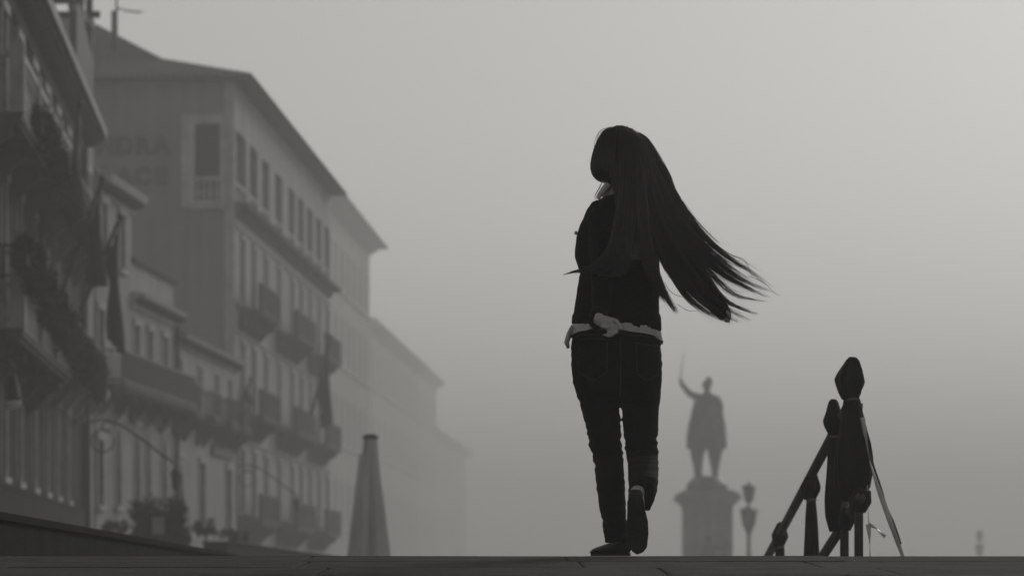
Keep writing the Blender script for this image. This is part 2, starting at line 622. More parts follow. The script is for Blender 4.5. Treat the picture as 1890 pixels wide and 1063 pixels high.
def stone_balustrade(bd, parent, u0, u1, proj, z, h, m, gap=0.32, posts=None):
    cop = MB().box(u0 - 0.12, u1 + 0.12, -proj - 0.1, -proj + 0.12, z + h - 0.13, z + h)
    for u in (u0, u1):
        cop.box(u - 0.1, u + 0.1, -proj + 0.121, 0.0, z + h - 0.13, z + h)
    cop.build('handrail', m, parent)
    me = baluster_mesh(h - 0.13, 0.085)
    ps = posts or [u0, (u0 + u1) / 2, u1]
    for p in ps:
        MB().box(p - 0.14, p + 0.14, -proj - 0.14, -proj + 0.14, z, z + h + 0.1).build('post', m, parent)
    u = u0 + gap
    while u < u1:
        if all(abs(u - p) > 0.2 for p in ps):
            link('baluster', me, m, parent, True, (u, -proj, z))
        u += gap
    k = proj - 0.3
    while k > 0.1:
        for uu in (u0, u1):
            link('baluster', me, m, parent, True, (uu, -k, z))
        k -= gap


def hip_roof(bd, L, depth, z, over, prof, m, y=0.0, ribs=True):
    """roof rising over the block: profile of (inset, rise) rings"""
    rings = []
    for s, h in prof:
        i = s - over
        rings.append([(i, y + i, z + h), (L - i, y + i, z + h), (L - i, depth - i, z + h), (i, depth - i, z + h)])
    mb = MB()
    vs = [p for r in rings for p in r]
    fs = [(3, 2, 1, 0)]
    for k in range(len(rings) - 1):
        fs += [(4 * k + i, 4 * k + (i + 1) % 4, 4 * k + 4 + (i + 1) % 4, 4 * k + 4 + i) for i in range(4)]
    fs.append(tuple(4 * (len(rings) - 1) + i for i in range(4)))
    mb.add(vs, fs)
    roof = mb.build('roof', m, bd)
    if ribs:                                    # rolls of the pantiles on the slopes that show
        rb = MB()
        for k in range(len(rings) - 1):
            for (i0, i1) in ((3, 0), (0, 1)):
                a0, a1 = Vector(rings[k][i0]), Vector(rings[k][i1])
                b0, b1 = Vector(rings[k + 1][i0]), Vector(rings[k + 1][i1])
                e = (a1 - a0).normalized()
                ln = (a1 - a0).length
                n = int(ln / 0.27)
                up = e.cross(b0 - a0).normalized()
                if up.z < 0:
                    up = -up
                for j in range(n):
                    t0 = (j + 0.5) / n * ln
                    sb0, sb1 = (b0 - a0).dot(e), (b1 - a0).dot(e)
                    run = 1.0
                    if t0 < sb0:
                        run = t0 / sb0
                    elif t0 > sb1:
                        run = (ln - t0) / max(ln - sb1, 1e-6)
                    p = a0 + e * t0
                    perp = (b0 - a0) - e * sb0
                    qv = p + perp * run
                    w = 0.075
                    rb.add([p - e * w, p + up * 0.07, p + e * w, qv - e * w, qv + up * 0.07, qv + e * w], [(0, 1, 4, 3), (1, 2, 5, 4), (0, 2, 1)])
        tag(rb.build('tile_rolls', m, roof), kind='stuff')
    return roof


def H(zcam):
    return zcam - STREET


# ---- building A: dark hotel front at the far left, turned a little away from the quay
KA = 0.80
KD = 0.82
A0 = 55.0
A_s = -0.0557
A = new_building('hotel_building', 'dark plastered hotel front with stone balconies and dentil cornice at the far left', -10.0 - A_s * (75 - A0), A0, A_s, size=KA)
A_L = 48.3


def a_u(off):
    """distance along front A for an offset from its vanishing point"""
    return (5.82 * F / off - A0) * math.sqrt(1 + A_s ** 2)


A_cols = [a_u(550 - x) for x in (-58, -25, 5, 33, 60, 83, 103, 123)]
op = []
for c in A_cols:
    op += [(c - 0.62, c + 0.62, H(2.14), H(4.27)), (c - 0.62, c + 0.62, H(5.2), H(8.0)), (c - 0.62, c + 0.62, H(8.95), H(11.3))]
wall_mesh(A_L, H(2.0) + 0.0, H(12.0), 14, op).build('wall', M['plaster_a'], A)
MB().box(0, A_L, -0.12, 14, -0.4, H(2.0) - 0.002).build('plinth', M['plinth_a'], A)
cornice(A, A_L, H(2.0), [(0.14, -0.10), (0.16, 0.0), (0.0, 0.05)], M['plinth_a'], 'string_course', y=0.0)
for c in A_cols:
    window(A, c, H(2.14), 1.24, 2.13, 'trim', surround=M['stone'])
    window(A, c, H(5.2), 1.24, 2.8, 'trim', surround=M['stone'])
    window(A, c, H(8.95), 1.24, 2.35, 'trim', surround=M['stone'])
cornice(A, A_L, H(8.55), [(0.10, 0.0), (0.18, 0.12), (0.18, 0.2), (0.0, 0.26)], M['stone'], 'string_course')
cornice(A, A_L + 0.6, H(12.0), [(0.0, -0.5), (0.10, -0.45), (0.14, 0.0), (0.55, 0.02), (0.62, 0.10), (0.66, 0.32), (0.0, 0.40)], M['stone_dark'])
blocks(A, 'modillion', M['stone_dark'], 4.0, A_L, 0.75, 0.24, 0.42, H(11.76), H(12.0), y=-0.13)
MB().box(-0.2, A_L + 0.4, -0.668, -0.62, H(12.04), H(12.26)).build('gutter', M['stone'], A)
# upper balcony, a run of stone balustrades
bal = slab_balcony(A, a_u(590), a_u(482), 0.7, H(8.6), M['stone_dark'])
stone_balustrade(A, bal, a_u(590), a_u(482), 0.7, H(8.6), 1.15, M['stone'], posts=[a_u(o) for o in (590, 555, 533, 508, 482)])
bal = slab_balcony(A, a_u(470), a_u(415), 0.7, H(8.6), M['stone_dark'])
iron_railing(A, a_u(470), a_u(415), 0.7, H(8.6), 1.0, M['iron'], parent=bal)
# lower balconies
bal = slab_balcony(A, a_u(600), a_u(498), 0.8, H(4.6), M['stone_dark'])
stone_balustrade(A, bal, a_u(600), a_u(498), 0.8, H(4.6), 0.85, M['stone'], posts=[a_u(o) for o in (600, 560, 528, 498)])
iron_railing(A, a_u(600), a_u(498), 0.8, H(5.46), 0.65, M['iron'], parent=bal)
bal = slab_balcony(A, a_u(488), a_u(408), 0.75, H(5.1), M['stone'])
iron_railing(A, a_u(488), a_u(408), 0.75, H(5.1), 0.95, M['iron'], parent=bal)
MB().tube([(A_L - 0.7, -0.12, 0.0), (A_L - 0.7, -0.12, H(11.7))], [0.09, 0.09], 8).build('downpipe', M['iron'], A)

# ---- building between A and B: narrow, with a timber roof terrace
T = new_building('narrow_building', 'narrow pale house with a dark timber roof terrace beside the dentil cornice', -11.85, 104.4, 0.057)
wall_mesh(2.9, -0.4, H(13.1), 9, [(0.9, 1.9, H(9.6), H(11.4))]).build('wall', M['plaster_b'], T)
window(T, 1.4, H(9.6), 1.0, 1.8, 'trim')
cornice(T, 2.9, H(13.1), [(0.1, 0.0), (0.2, 0.1), (0.2, 0.25), (0, 0.3)], M['stone_dark'])
for (u, y) in ((0.15, 0.1), (1.3, 0.1), (2.75, 0.1), (0.15, 2.6), (1.3, 2.6), (2.75, 2.6), (0.15, 5.2), (2.75, 5.2)):
    MB().box(u - 0.09, u + 0.09, y - 0.09, y + 0.09, H(13.422), H(17.6)).build('terrace_post', M['shutter'], T)
tb = MB()
for z in (15.6, 17.4):
    for y in (0.1, 2.6, 5.2):
        tb.box(-0.3, 3.2, y - 0.07, y + 0.07, H(z), H(z) + 0.22)
    for u in (0.15, 2.75):
        tb.box(u - 0.06, u + 0.06, -0.2, 5.5, H(z) + 0.221, H(z) + 0.4)
tb.bar((0.15, 2.6, H(14.2)), (0.15, 5.2, H(15.5)), 0.14)
tb.build('terrace_beam', M['shutter'], T)
MB().add([(0.1, 0.0, H(13.3)), (2.85, 0.0, H(13.3)), (2.85, 0.0, H(14.6)), (0.1, 0.0, H(16.2)), (0.1, 0.05, H(13.3)), (2.85, 0.05, H(13.3)), (2.85, 0.05, H(14.6)), (0.1, 0.05, H(16.2))],
         [(0, 1, 2, 3), (7, 6, 5, 4), (0, 4, 5, 1), (1, 5, 6, 2), (2, 6, 7, 3), (3, 7, 4, 0)]).build('terrace_screen', M['board'], T)
MB().box(-0.05, 2.95, 0.4, 5.4, H(13.32), H(13.42)).build('terrace_floor', M['shutter'], T)

# ---- building B: pale front with pointed ground-floor windows
B_L0 = 17.78
B_s = 0.057
B_d0 = 107.5
B_x0 = -B_L0 + B_s * B_d0 + 0.001


def b_u(x):
    return (B_L0 * F / (1350 - x) - B_d0) * math.sqrt(1 + B_s ** 2)


B = new_building('pale_house', 'pale plastered house with pointed ground-floor windows and iron balcony left of the cream shuttered house', B_x0, B_d0, B_s)
B_L = b_u(324)
b_split = b_u(244)
op = []
top = [b_u(192), b_u(225)]
mid = [b_u(186), b_u(252), b_u(277), b_u(305)]
low = [b_u(218), b_u(253), b_u(273), b_u(303)]
for c in top:
    op.append((c - 0.5, c + 0.5, H(9.2), H(10.8)))
for c in mid:
    op.append((c - 0.5, c + 0.5, H(5.75), H(7.75)))
for c in low:
    op.append((c - 0.48, c + 0.48, H(2.3), H(4.75)))
cA = b_u(185)
op.append((cA - 0.5, cA + 0.5, H(2.25), H(4.1)))
wall_mesh(B_L, -0.4, H(8.7), 8, [o for o in op if o[3] < H(8.7)]).build('wall', M['plaster_b'], B)
wall_mesh(b_split, H(8.702), H(11.5), 8, [o for o in op if o[3] > H(8.7)]).build('upper_wall', M['plaster_b'], B)
MB().box(b_split, B_L, 0.05, 0.4, H(8.702), H(9.6)).build('roof_parapet', M['plaster_c'], B)
cornice(B, B_L - b_split, H(9.6), [(0.05, 0.0), (0.1, 0.06), (0.1, 0.14), (0, 0.16)], M['stone_dark'], 'coping', u0=b_split)
for c in top:
    window(B, c, H(9.2), 1.0, 1.6)
for c in mid:
    window(B, c, H(5.75), 1.0, 2.0)
for c in low:
    window(B, c, H(2.3), 0.96, 2.45, 'arch')
window(B, cA, H(2.25), 1.0, 1.85)
cornice(B, b_split + 0.2, H(11.3), [(0.0, -0.35), (0.08, -0.3), (0.1, -0.02), (0.42, 0.0), (0.48, 0.22), (0, 0.30)], M['stone'])
blocks(B, 'modillion', M['stone_dark'], 0.3, b_split, 0.5, 0.2, 0.3, H(11.1), H(11.3), y=-0.1)
cornice(B, B_L - b_split + 0.1, H(8.55), [(0.0, -0.35), (0.08, -0.3), (0.1, -0.02), (0.36, 0.0), (0.4, 0.12), (0, 0.16)], M['stone'], u0=b_split)
blocks(B, 'modillion', M['stone_dark'], b_split + 0.3, B_L, 0.5, 0.2, 0.26, H(8.37), H(8.55), y=-0.1)
bal = slab_balcony(B, 0.3, B_L - 0.3, 0.7, H(5.68), M['stone_dark'], step=3.0)
iron_railing(B, 0.3, B_L - 0.3, 0.7, H(5.68), 0.95, M['iron'], gap=0.11, parent=bal)
MB().box(b_u(238), b_u(297), -0.14, -0.01, H(4.92), H(5.2)).build('sign_board', M['board'], B)
MB().tube([(B_L - 0.25, -0.1, 0), (B_L - 0.25, -0.1, H(8.3))], [0.07, 0.07], 8).build('downpipe', M['iron'], B)
MB().box(-0.1, b_split + 0.1, 0.0, 7.5, H(11.602), H(11.75)).build('roof', M['roof'], B)
# arched roof sign: iron hoop with a row of worn upright characters, too blurred to read
hoop = MB()
hc, hr = (b_u(262), 3.0, H(8.75)), 1.02
hoop.tube([(hc[0] + 1.7 * math.cos(a) * hr, hc[1], hc[2] + math.sin(a) * hr) for a in np.linspace(0.05, math.pi - 0.05, 24)], [0.03] * 24, 6)
for a in np.linspace(0.2, math.pi - 0.2, 15):
    p = Vector((hc[0] + 1.7 * math.cos(a) * hr, hc[1], hc[2] + math.sin(a) * hr))
    q2 = Vector((hc[0] + 1.7 * math.cos(a) * hr * 1.28, hc[1], hc[2] + math.sin(a) * hr * 1.28))
    hoop.bar(p, q2, 0.09, 0.05)
hoop.build('roof_fan', M['iron'], B)

# ---- building C: cream house with dark shutters
C_L0 = 16.73
C_s = 0.0487
C_d0 = 122.95
C = new_building('cream_house', 'low cream house with four dark shuttered windows in front of the tall hotel wall', -C_L0 + C_s * C_d0, C_d0, C_s)


def c_u(x):
    return (C_L0 * F / (1290 - x) - C_d0) * math.sqrt(1 + C_s ** 2)


C_L = c_u(436)
cw = [c_u(331), c_u(368), c_u(400), c_u(424)]
cd = [c_u(333), c_u(372), c_u(421)]
op = [(c - 0.75, c + 0.75, H(5.6), H(7.3)) for c in cw] + [(c - 0.7, c + 0.7, H(1.95), H(4.1)) for c in cd]
wall_mesh(C_L, -0.4, H(7.9), 7, op).build('wall', M['plaster_c'], C)
for c in cw:
    window(C, c, H(5.6), 1.5, 1.7, 'plain', shutters=True)
for i, c in enumerate(cd):
    window(C, c, H(1.95), 1.4, 2.15, 'arch' if i == 0 else 'trim', surround=M['stone'])
cornice(C, C_L + 0.1, H(7.95), [(0.0, -0.3), (0.08, -0.25), (0.1, -0.04), (0.3, -0.02), (0.36, 0.12), (0, 0.16)], M['stone'])
blocks(C, 'modillion', M['stone_dark'], 0.3, C_L, 0.55, 0.2, 0.22, H(7.75), H(7.93), y=-0.1)
for i, c in enumerate(cw):
    bal = slab_balcony(C, c - 0.95, c + 0.95, 0.6, H(5.56), M['stone_dark'], step=1.4)
    iron_railing(C, c - 0.95, c + 0.95, 0.6, H(5.56), 0.9, M['iron'], gap=0.1, parent=bal)
MB().box(c_u(388), c_u(426), -0.12, -0.01, H(4.5), H(4.82)).build('sign_board', M['board'], C)
MB().add([(-0.1, -0.2, H(8.11)), (C_L, -0.2, H(8.11)), (C_L, 5.0, H(9.3)), (-0.1, 5.0, H(9.3)), (-0.1, 7, H(8.0)), (C_L, 7, H(8.0))],
         [(0, 1, 2, 3), (3, 2, 5, 4), (0, 3, 4), (1, 5, 2), (0, 4, 5, 1)]).build('roof', M['roof'], C)
ch = MB().box(1.0, 2.5, 2.0, 3.2, H(8.3), H(9.75))
ch.box(0.9, 2.6, 1.9, 3.3, H(9.752), H(9.95))
ch.build('chimney', M['stone_dark'], C)

# ---- building D: the tall hotel, its blank side wall towards us
D_L0 = 16.04
D_s = 0.0381
D_d0 = 145.0


def d_u(x):
    return (D_L0 * F / (1215 - x) - D_d0) * math.sqrt(1 + D_s ** 2)


D = new_building('tall_hotel', 'tall pale hotel block with lettered blank side wall and top-floor loggia', -D_L0 + D_s * D_d0, D_d0, D_s)
D_len = d_u(608)
dcols = [d_u(x) for x in (447, 468, 490.5, 514.5, 538.5, 555.5, 572)]
k = dcols[-1] + 4.6
while k < D_len - 1.0:
    dcols.append(k)
    k += 4.6
rows_d = [(10.9, 13.3), (6.9, 9.3), (2.9, 5.2)]
op = []
for c in dcols:
    for (za, zb) in rows_d:
        op.append((c - 0.6, c + 0.6, H(za), H(zb)))
# loggia openings
lg = []
prev = 0.35
for i in range(len(dcols)):
    a = dcols[i] - 1.45
    b = dcols[i] + 1.45
    lg.append((a if i else 0.75, b))
for (a, b) in lg:
    op.append((a, b, H(14.55), H(17.3)))
SIDE = 20.0
wall_mesh(D_len, -0.4, H(19.05), SIDE, op, reveal=0.35).build('wall', M['plaster_d'], D)
for c in dcols:
    for (za, zb) in rows_d:
        window(D, c, H(za), 1.2, zb - za, 'trim', surround=M['stone'])
for i, (a, b) in enumerate(lg):
    w = b - a
    pane = MB().box(a + 0.05, b - 0.05, 0.28, 0.3, H(15.4), H(17.25))
    o = MB().box(a, b, 0.2, 0.32, H(17.2), H(17.298)).build('loggia_window', M['frame'], D)
    pane.build('pane', M['glass'], o)
    me = baluster_mesh(0.62, 0.08)
    MB().box(a, b, 0.02, 0.24, H(15.22), H(15.36)).build('handrail', M['stone'], o)
    MB().box(a, b, 0.30, 0.345, H(14.56), H(15.2)).build('back_panel', M['stone_dark'], o)
    u = a + 0.2
    while u < b - 0.1:
        link('baluster', me, M['stone'], o, True, (u, 0.13, H(14.58)))
        u += 0.36
cornice(D, D_len, H(14.0), [(0.0, 0.0), (0.12, 0.05), (0.16, 0.25), (0.55, 0.28), (0.6, 0.42), (0.0, 0.48)], M['stone_dark'])
for (za, zb) in rows_d:
    cornice(D, D_len, H(za) - 0.28, [(0.0, 0.0), (0.14, 0.04), (0.16, 0.16), (0, 0.2)], M['stone'], 'string_course')
    cornice(D, D_len, H(zb) + 0.28, [(0.0, 0.0), (0.08, 0.02), (0.10, 0.12), (0, 0.14)], M['stone'], 'string_course')
# balconies over pairs of windows
for (i, j) in ((0, 1), (3, 4), (6, 7)):
    if j >= len(dcols):
        continue
    for z in (10.55, 6.5, 2.5):
        bal = slab_balcony(D, dcols[i] - 1.2, dcols[j] + 1.3, 0.85, H(z), M['stone_dark'], step=2.6)
        cop = MB().box(dcols[i] - 1.3, dcols[j] + 1.4, -0.95, -0.75, H(z) + 0.86, H(z) + 1.0)
        cop.build('handrail', M['stone_dark'], bal)
        pn = MB()
        u = dcols[i] - 1.15
        while u < dcols[j] + 1.3:
            pn.box(u - 0.06, u + 0.06, -0.91, -0.79, H(z), H(z) + 0.858)
            u += 0.27
        for uu in (dcols[i] - 1.2, dcols[j] + 1.3):
            pn.box(uu - 0.1, uu + 0.1, -0.94, -0.76, H(z), H(z) + 0.857)
        pn.build('balusters', M['stone_dark'], bal)
# the side wall skin, facing the camera: local x = 0, runs along local y
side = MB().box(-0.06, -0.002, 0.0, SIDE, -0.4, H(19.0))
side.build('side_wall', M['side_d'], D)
MB().box(-0.10, 0.0, -0.04, 0.32, 0.0, H(19.0)).build('corner_pilaster', M['stone'], D)
# framed corner window of the loggia on the side wall
fr = MB()
fr.box(-0.2, -0.062, 0.33, 0.5, H(14.2), H(17.75))
fr.box(-0.2, -0.062, 1.45, 1.95, H(14.2), H(17.75))
fr.box(-0.2, -0.062, 0.502, 1.448, H(17.4), H(17.75))
fr.box(-0.2, -0.062, 0.502, 1.448, H(14.2), H(14.5))
fr.box(-0.14, -0.062, 0.502, 1.448, H(15.3), H(15.42))
sw = fr.build('loggia_window', M['stone'], D)
MB().box(-0.09, -0.0615, 0.503, 1.447, H(14.501), H(17.399)).build('pane', M['glass'], sw)
me = baluster_mesh(0.8, 0.09)
for i in range(4):
    link('baluster', me, M['stone'], sw, True, (-0.13, 0.63 + i * 0.23, H(14.5)))
# lettering in raised dark characters
pxm = 145.0 / F


def letters(text, x_last, y_mid, pitch, size):
    for i, chh in enumerate(text):
        cu = bpy.data.curves.new('letter', 'FONT')
        cu.body = chh
        cu.size = size
        cu.extrude = 0.04
        cu.offset = 0.06
        cu.align_x = 'CENTER'
        cu.align_y = 'CENTER'
        o = bpy.data.objects.new('tmp', cu)
        COL.objects.link(o)
        dg = bpy.context.evaluated_depsgraph_get()
        me2 = bpy.data.meshes.new_from_object(o.evaluated_get(dg))
        bpy.data.objects.remove(o)
        px = x_last - (len(text) - 1 - i) * pitch
        # world X on the side wall -> local y (distance inwards from the corner)
        X = (px - 945) * pxm
        ly = (-D_L0 + D_s * D_d0) - X
        lo = link('sign_letter', me2, M['letter'], D, loc=(-0.10, ly, H((1080 - y_mid) * pxm)))
        lo.rotation_euler = (R(90), 0, R(-90))


letters('LONDRA', 297.5, 270.5, 34.2, 0.88)
letters('PALACE', 297.5, 327.0, 34.2, 0.88)
hip_roof(D, D_len, SIDE, H(19.05), 0.75, [(0.0, 0.0), (0.02, 0.12), (3.9, 1.22), (6.9, 3.0), (9.6, 4.0)], M['roof'])
an = MB()
an.bar((4.0, 5.0, H(19.6)), (4.0, 5.0, H(25.0)), 0.08)
an.bar((4.0, 4.95, H(22.4)), (4.0, 4.1, H(22.2)), 0.05)
for i in range(5):
    an.bar((3.6, 4.0 + i * 0.16, H(22.24)), (4.4, 4.0 + i * 0.16, H(22.3)), 0.035)
an.bar((3.7, 5.1, H(22.2)), (4.3, 4.95, H(22.4)), 0.05)
an.bar((4.0, 5.12, H(20.6)), (4.0, 5.12, H(22.3)), 0.16)
an.build('antenna', M['iron'], D)


# ---- buildings further along the quay, fading into the fog
def far_block(label, u0, L, eave, slope, rows, step, name='quay_building', off=0.0, roof=True, depth=14.0, over=0.7, size=1.3, win_to=1e9):
    dd = D_d0 + u0
    b = new_building(name, label, -D_L0 + D_s * dd + off, dd, slope, 'buildings fading along the quay', size)
    op, win = [], []
    u = 1.6
    while u < min(L - 1.2, win_to):
        for (za, zb) in rows:
            op.append((u - 0.6, u + 0.6, H(za), H(zb)))
            win.append((u, za, zb))
        u += step
    wall_mesh(L, -0.4, H(eave), depth, op).build('wall', M['plaster_e'], b)
    for (u, za, zb) in win:
        window(b, u, H(za), 1.2, zb - za, 'trim', surround=M['stone'])
    for (za, zb) in rows:
        cornice(b, L, H(za) - 0.3, [(0.0, 0.0), (0.14, 0.04), (0.16, 0.16), (0, 0.2)], M['stone'], 'string_course')
    cornice(b, L, H(eave) - 0.1, [(0.0, -0.3), (0.1, -0.2), (0.5, 0.0), (0.55, 0.1), (0.0, 0.14)], M['stone_dark'])
    if roof:
        hip_roof(b, L, depth, H(eave) + 0.05, over, [(0, 0), (0.02, 0.1), (4.0, 1.5), (6.5, 2.4)], M['roof'], ribs=False)
    return b


E = far_block('pale block with jutting eaves next to the tall hotel, half lost in fog', d_u(609) - 1.6, d_u(684) - d_u(609) + 1.6, 18.75, D_s, [(15.0, 17.0), (11.2, 13.4), (7.2, 9.4), (3.0, 5.2)], 3.9, over=1.0, off=-0.06, size=1.6)
Fb = far_block('lower fogbound building with chimneys on its roof beyond the jutting eaves', d_u(684) + 0.3, 42, 14.4, D_s, [(11.2, 13.2), (7.4, 9.4), (3.2, 5.4)], 4.6, size=2.2)
F2 = far_block('faint narrow building farther along the quay, almost dissolved in fog', d_u(684) + 43, 34, 15.2, D_s, [(11.6, 13.6), (7.6, 9.6), (3.2, 5.4)], 5.0, off=-0.8, size=2.4)
F3 = far_block('faintest low building at the far end of the quay', d_u(684) + 78, 60, 12.0, D_s, [(8.8, 10.6), (4.6, 6.4)], 6.5, off=-1.6, size=2.5)
MB().box(8.0, 9.6, 1.6, 2.8, H(15.2), H(17.2)).build('chimney', M['stone_dark'], F2)
MB().box(20.0, 22.0, 1.6, 2.8, H(12.2), H(14.6)).build('chimney', M['stone_dark'], F3)
MB().box(24.0, 25.4, 1.4, 2.6, H(14.6), H(16.6)).build('chimney', M['stone_dark'], Fb)
MB().box(0.3, 5.6, 1.0, 4.0, H(14.5), H(17.2)).build('roof_dormer', M['plaster_e'], Fb)
MB().box(12.0, 14.5, 1.2, 2.6, H(14.6), H(17.4)).build('chimney', M['stone_dark'], Fb)
# ------------------------------------------------------------------ flags
def flag(label, base, tip, drop, width, mt, folds=3.0, group=None, top=0.0):
    """pole leaning out of a front; cloth hangs from its upper part"""
    b, t = Vector(base), Vector(tip)
    e = tag(empty('flag', b), label, 'flag', group)
    d_ = t - b
    mb = MB().tube([(0, 0, 0), tuple(d_ * 0.5), tuple(d_)], [0.05, 0.045, 0.03], 8)
    mb.ball(tuple(d_ * 1.01), 0.07, 8, 6)
    mb.build('pole', M['pole'], e, True)
    n, m2 = 16, 22
    vs, fs = [], []
    u0 = 1 - width / d_.length
    for i in range(n + 1):
        s = i / n
        p = d_ * (u0 + (1 - u0) * s * 0.985)
        for j in range(m2 + 1):
            r = j / m2
            gather = 1 - 0.55 * r ** 0.7            # the cloth gathers below the tip
            anchor = d_ * 0.985
            q3 = p.lerp(anchor, (1 - gather) * 0.9)
            z = q3.z + (p.z - q3.z) * (1 - r) - drop * r * (0.72 + 0.28 * s) - 0.02
            fold = math.sin(s * folds * 2 * math.pi + 1.5 * r) * 0.10 * (0.3 + r)
            vs.append((q3.x + fold * 0.4 + 0.05 * math.sin(5 * r + 3 * s), q3.y + fold, z))
    for i in range(n):
        for j in range(m2):
            a = i * (m2 + 1) + j
            fs.append((a, a + 1, a + m2 + 2, a + m2 + 1))
    o = MB().add(vs, fs).build('cloth', mt, e, True)
    sol = o.modifiers.new('thick', 'SOLIDIFY')
    sol.thickness = 0.012
    return e


def at(x, y, dist):
    """a point in the place, from a direction and a distance"""
    return Vector(((x - 945) / F * dist, dist, (1080 - y) / F * dist))


flag('dark flag hanging from a pole at the upper balcony of the dark hotel', at(128, 395, 84 * KA), at(147, 195, 82.5 * KA), 1.9, 1.35, M['flag'])
flag('dark flag on a slanting pole between the flower boxes of the dark hotel', at(112, 545, 88 * KA), at(188, 332, 85.5 * KA), 1.85, 1.5, M['flag'])
flag('long dark flag hanging straight down in front of the pale house', at(150, 572, 92 * KA), at(221, 402, 89 * KA), 2.5, 1.3, M['flag_pale'])
flag('large dark flag drooping from the front of the tall hotel', at(575, 765, 150.0 * KD), at(609, 622, 148.5 * KD), 2.7, 2.05, M['flag'])
flag('small dark flag between the balconies of the tall hotel', at(437, 770, 148.0 * KD), at(462, 700, 147.0 * KD), 0.75, 0.75, M['flag_pale'])

# ------------------------------------------------------------------ planting
def foliage(clumps, n, size, name, parent, origin, seed):
    rng = np.random.default_rng(seed)
    cl = np.array([(c[0], c[1], c[2], c[3], c[4], c[5]) for c in clumps])
    vol = cl[:, 3] * cl[:, 4] * cl[:, 5]
    pick = rng.choice(len(cl), n, p=vol / vol.sum())
    dirs = rng.normal(size=(n, 3))
    dirs /= np.linalg.norm(dirs, axis=1)[:, None]
    rad = rng.random(n) ** 0.45 * rng.uniform(0.85, 1.18, n)
    ctr = cl[pick, :3] + dirs * rad[:, None] * cl[pick, 3:] - np.array(origin)
    a = rng.normal(size=(n, 3))
    a /= np.linalg.norm(a, axis=1)[:, None]
    b = np.cross(a, rng.normal(size=(n, 3)))
    b /= np.linalg.norm(b, axis=1)[:, None]
    s = size * rng.uniform(0.6, 1.4, n)[:, None]
    c = np.cross(a, b) * s * 0.18
    V = np.stack([ctr - a * s, ctr - b * s * 0.45 + c, ctr + a * s, ctr + b * s * 0.45 + c], 1).reshape(-1, 3)
    me = bpy.data.meshes.new(name)
    me.from_pydata(V.tolist(), [], (np.arange(n * 4).reshape(n, 4)).tolist())
    me.update()
    return link(name, me, M['leaf'], parent)


def a_point(off, lat, z):
    """point beside front A: offset from its vanishing point (photo px), lateral distance, height"""
    dist = lat * F / off
    x = 550 - off
    return Vector(((x - 945) / F * dist, dist, z))


def flower_box(label, p, L, h, seed, drop=0.7, group='flower boxes on the dark hotel'):
    """trough hung on a balcony rail, running with front A"""
    e = tag(empty('flower_box', p * KA, math.atan2(1, A_s)), label, 'flower box', group)
    e.scale = (KA, KA, KA)
    MB().box(-L / 2, L / 2, -0.14, 0.14, -0.12, 0.12).build('trough', M['board'], e)
    rr = random.Random(seed)
    cl = []
    n = int(L / 0.35) + 1
    for i in range(n):
        x = -L / 2 + L * i / max(1, n - 1)
        cl.append((x, rr.uniform(-0.15, 0.05), rr.uniform(0.1, 0.35) * h, 0.26, 0.24, h * rr.uniform(0.25, 0.5)))
        if rr.random() < 0.75:
            cl.append((x, -0.18, -drop * rr.uniform(0.2, 0.6), 0.2, 0.16, drop * 0.4))
    foliage(cl, int(1100 * L), 0.045, 'foliage', e, (0, 0, 0), seed)
    return e


ub = [(478, 8.75), (452, 8.55), (430, 8.35), (412, 8.2)]
words = ['highest', 'second highest', 'third', 'lowest']
for i, (off, z) in enumerate(ub):
    flower_box('trailing flower box on the upper balcony of the dark hotel, %s in the row' % words[i], a_point(off, 5.0, z), 2.6, 0.6, 20 + i, 0.7)
lb = [(502, 5.75), (478, 5.5), (452, 5.35), (428, 5.2), (404, 5.1), (384, 4.95)]
words = ['nearest', 'second', 'third', 'fourth', 'fifth', 'farthest']
for i, (off, z) in enumerate(lb):
    flower_box('dense dark flower box on the lower balcony of the dark hotel, %s in the row' % words[i], a_point(off, 4.9, z), 3.4, 0.8, 40 + i, 0.75)

# clipped hedge in troughs and potted plants on the street
hd = at(292, 960, 70)
e = tag(empty('hedge', (hd.x, hd.y, STREET)), 'dark bushy hedge in a trough in front of the pale house', 'hedge')
MB().box(-0.55, 0.55, -0.35, 0.35, 0.0, 0.6).build('trough', M['board'], e)
MB().tube([(0.1, 0, 0.6), (0.05, 0.02, 1.5), (0.12, 0, 2.2)], [0.05, 0.04, 0.02], 6).build('trunk', M['board'], e)
rr = random.Random(5)
cl = [(rr.uniform(-0.42, 0.42), rr.uniform(-0.3, 0.3), rr.uniform(0.7, 2.25), 0.2, 0.22, 0.24) for _ in range(90)]
foliage(cl, 17000, 0.035, 'crown', e, (0, 0, 0), 77)
for (x, y, dist, w, label, s) in ((380, 972, 78, 0.20, 'small potted shrub on a thin stem in front of the cream house', 1), (430, 985, 84, 0.22, 'small round potted shrub beside the tall hotel corner', 2), (215, 975, 76, 0.22, 'low potted plant at the foot of the pale house', 3)):
    p = at(x, y, dist)
    e = tag(empty('potted_plant', (p.x, p.y, STREET)), label, 'plant', 'potted plants along the fronts')
    h = p.z - STREET
    MB().lathe([(0.14, 0), (0.2, 0.4), (0.22, 0.42), (0.2, 0.44)], n=12).build('pot', M['stone_dark'], e, True)
    MB().tube([(0, 0, 0.42), (0.01, 0, h * 0.7), (0, 0, h)], [0.03, 0.025, 0.02], 6).build('stem', M['board'], e)
    rr = random.Random(s)
    cl = [(rr.uniform(-w, w) * 1.2, rr.uniform(-w, w), h + rr.uniform(-0.12, 0.12), 0.09, 0.09, 0.08) for _ in range(12)]
    foliage(cl, 1200, 0.025, 'crown', e, (0, 0, 0), 90 + s)
p = at(292, 968, 66)
e = tag(empty('menu_stand', (p.x, p.y, STREET)), 'small pale menu stand in front of the dark hedge', 'stand')
zt = p.z - STREET
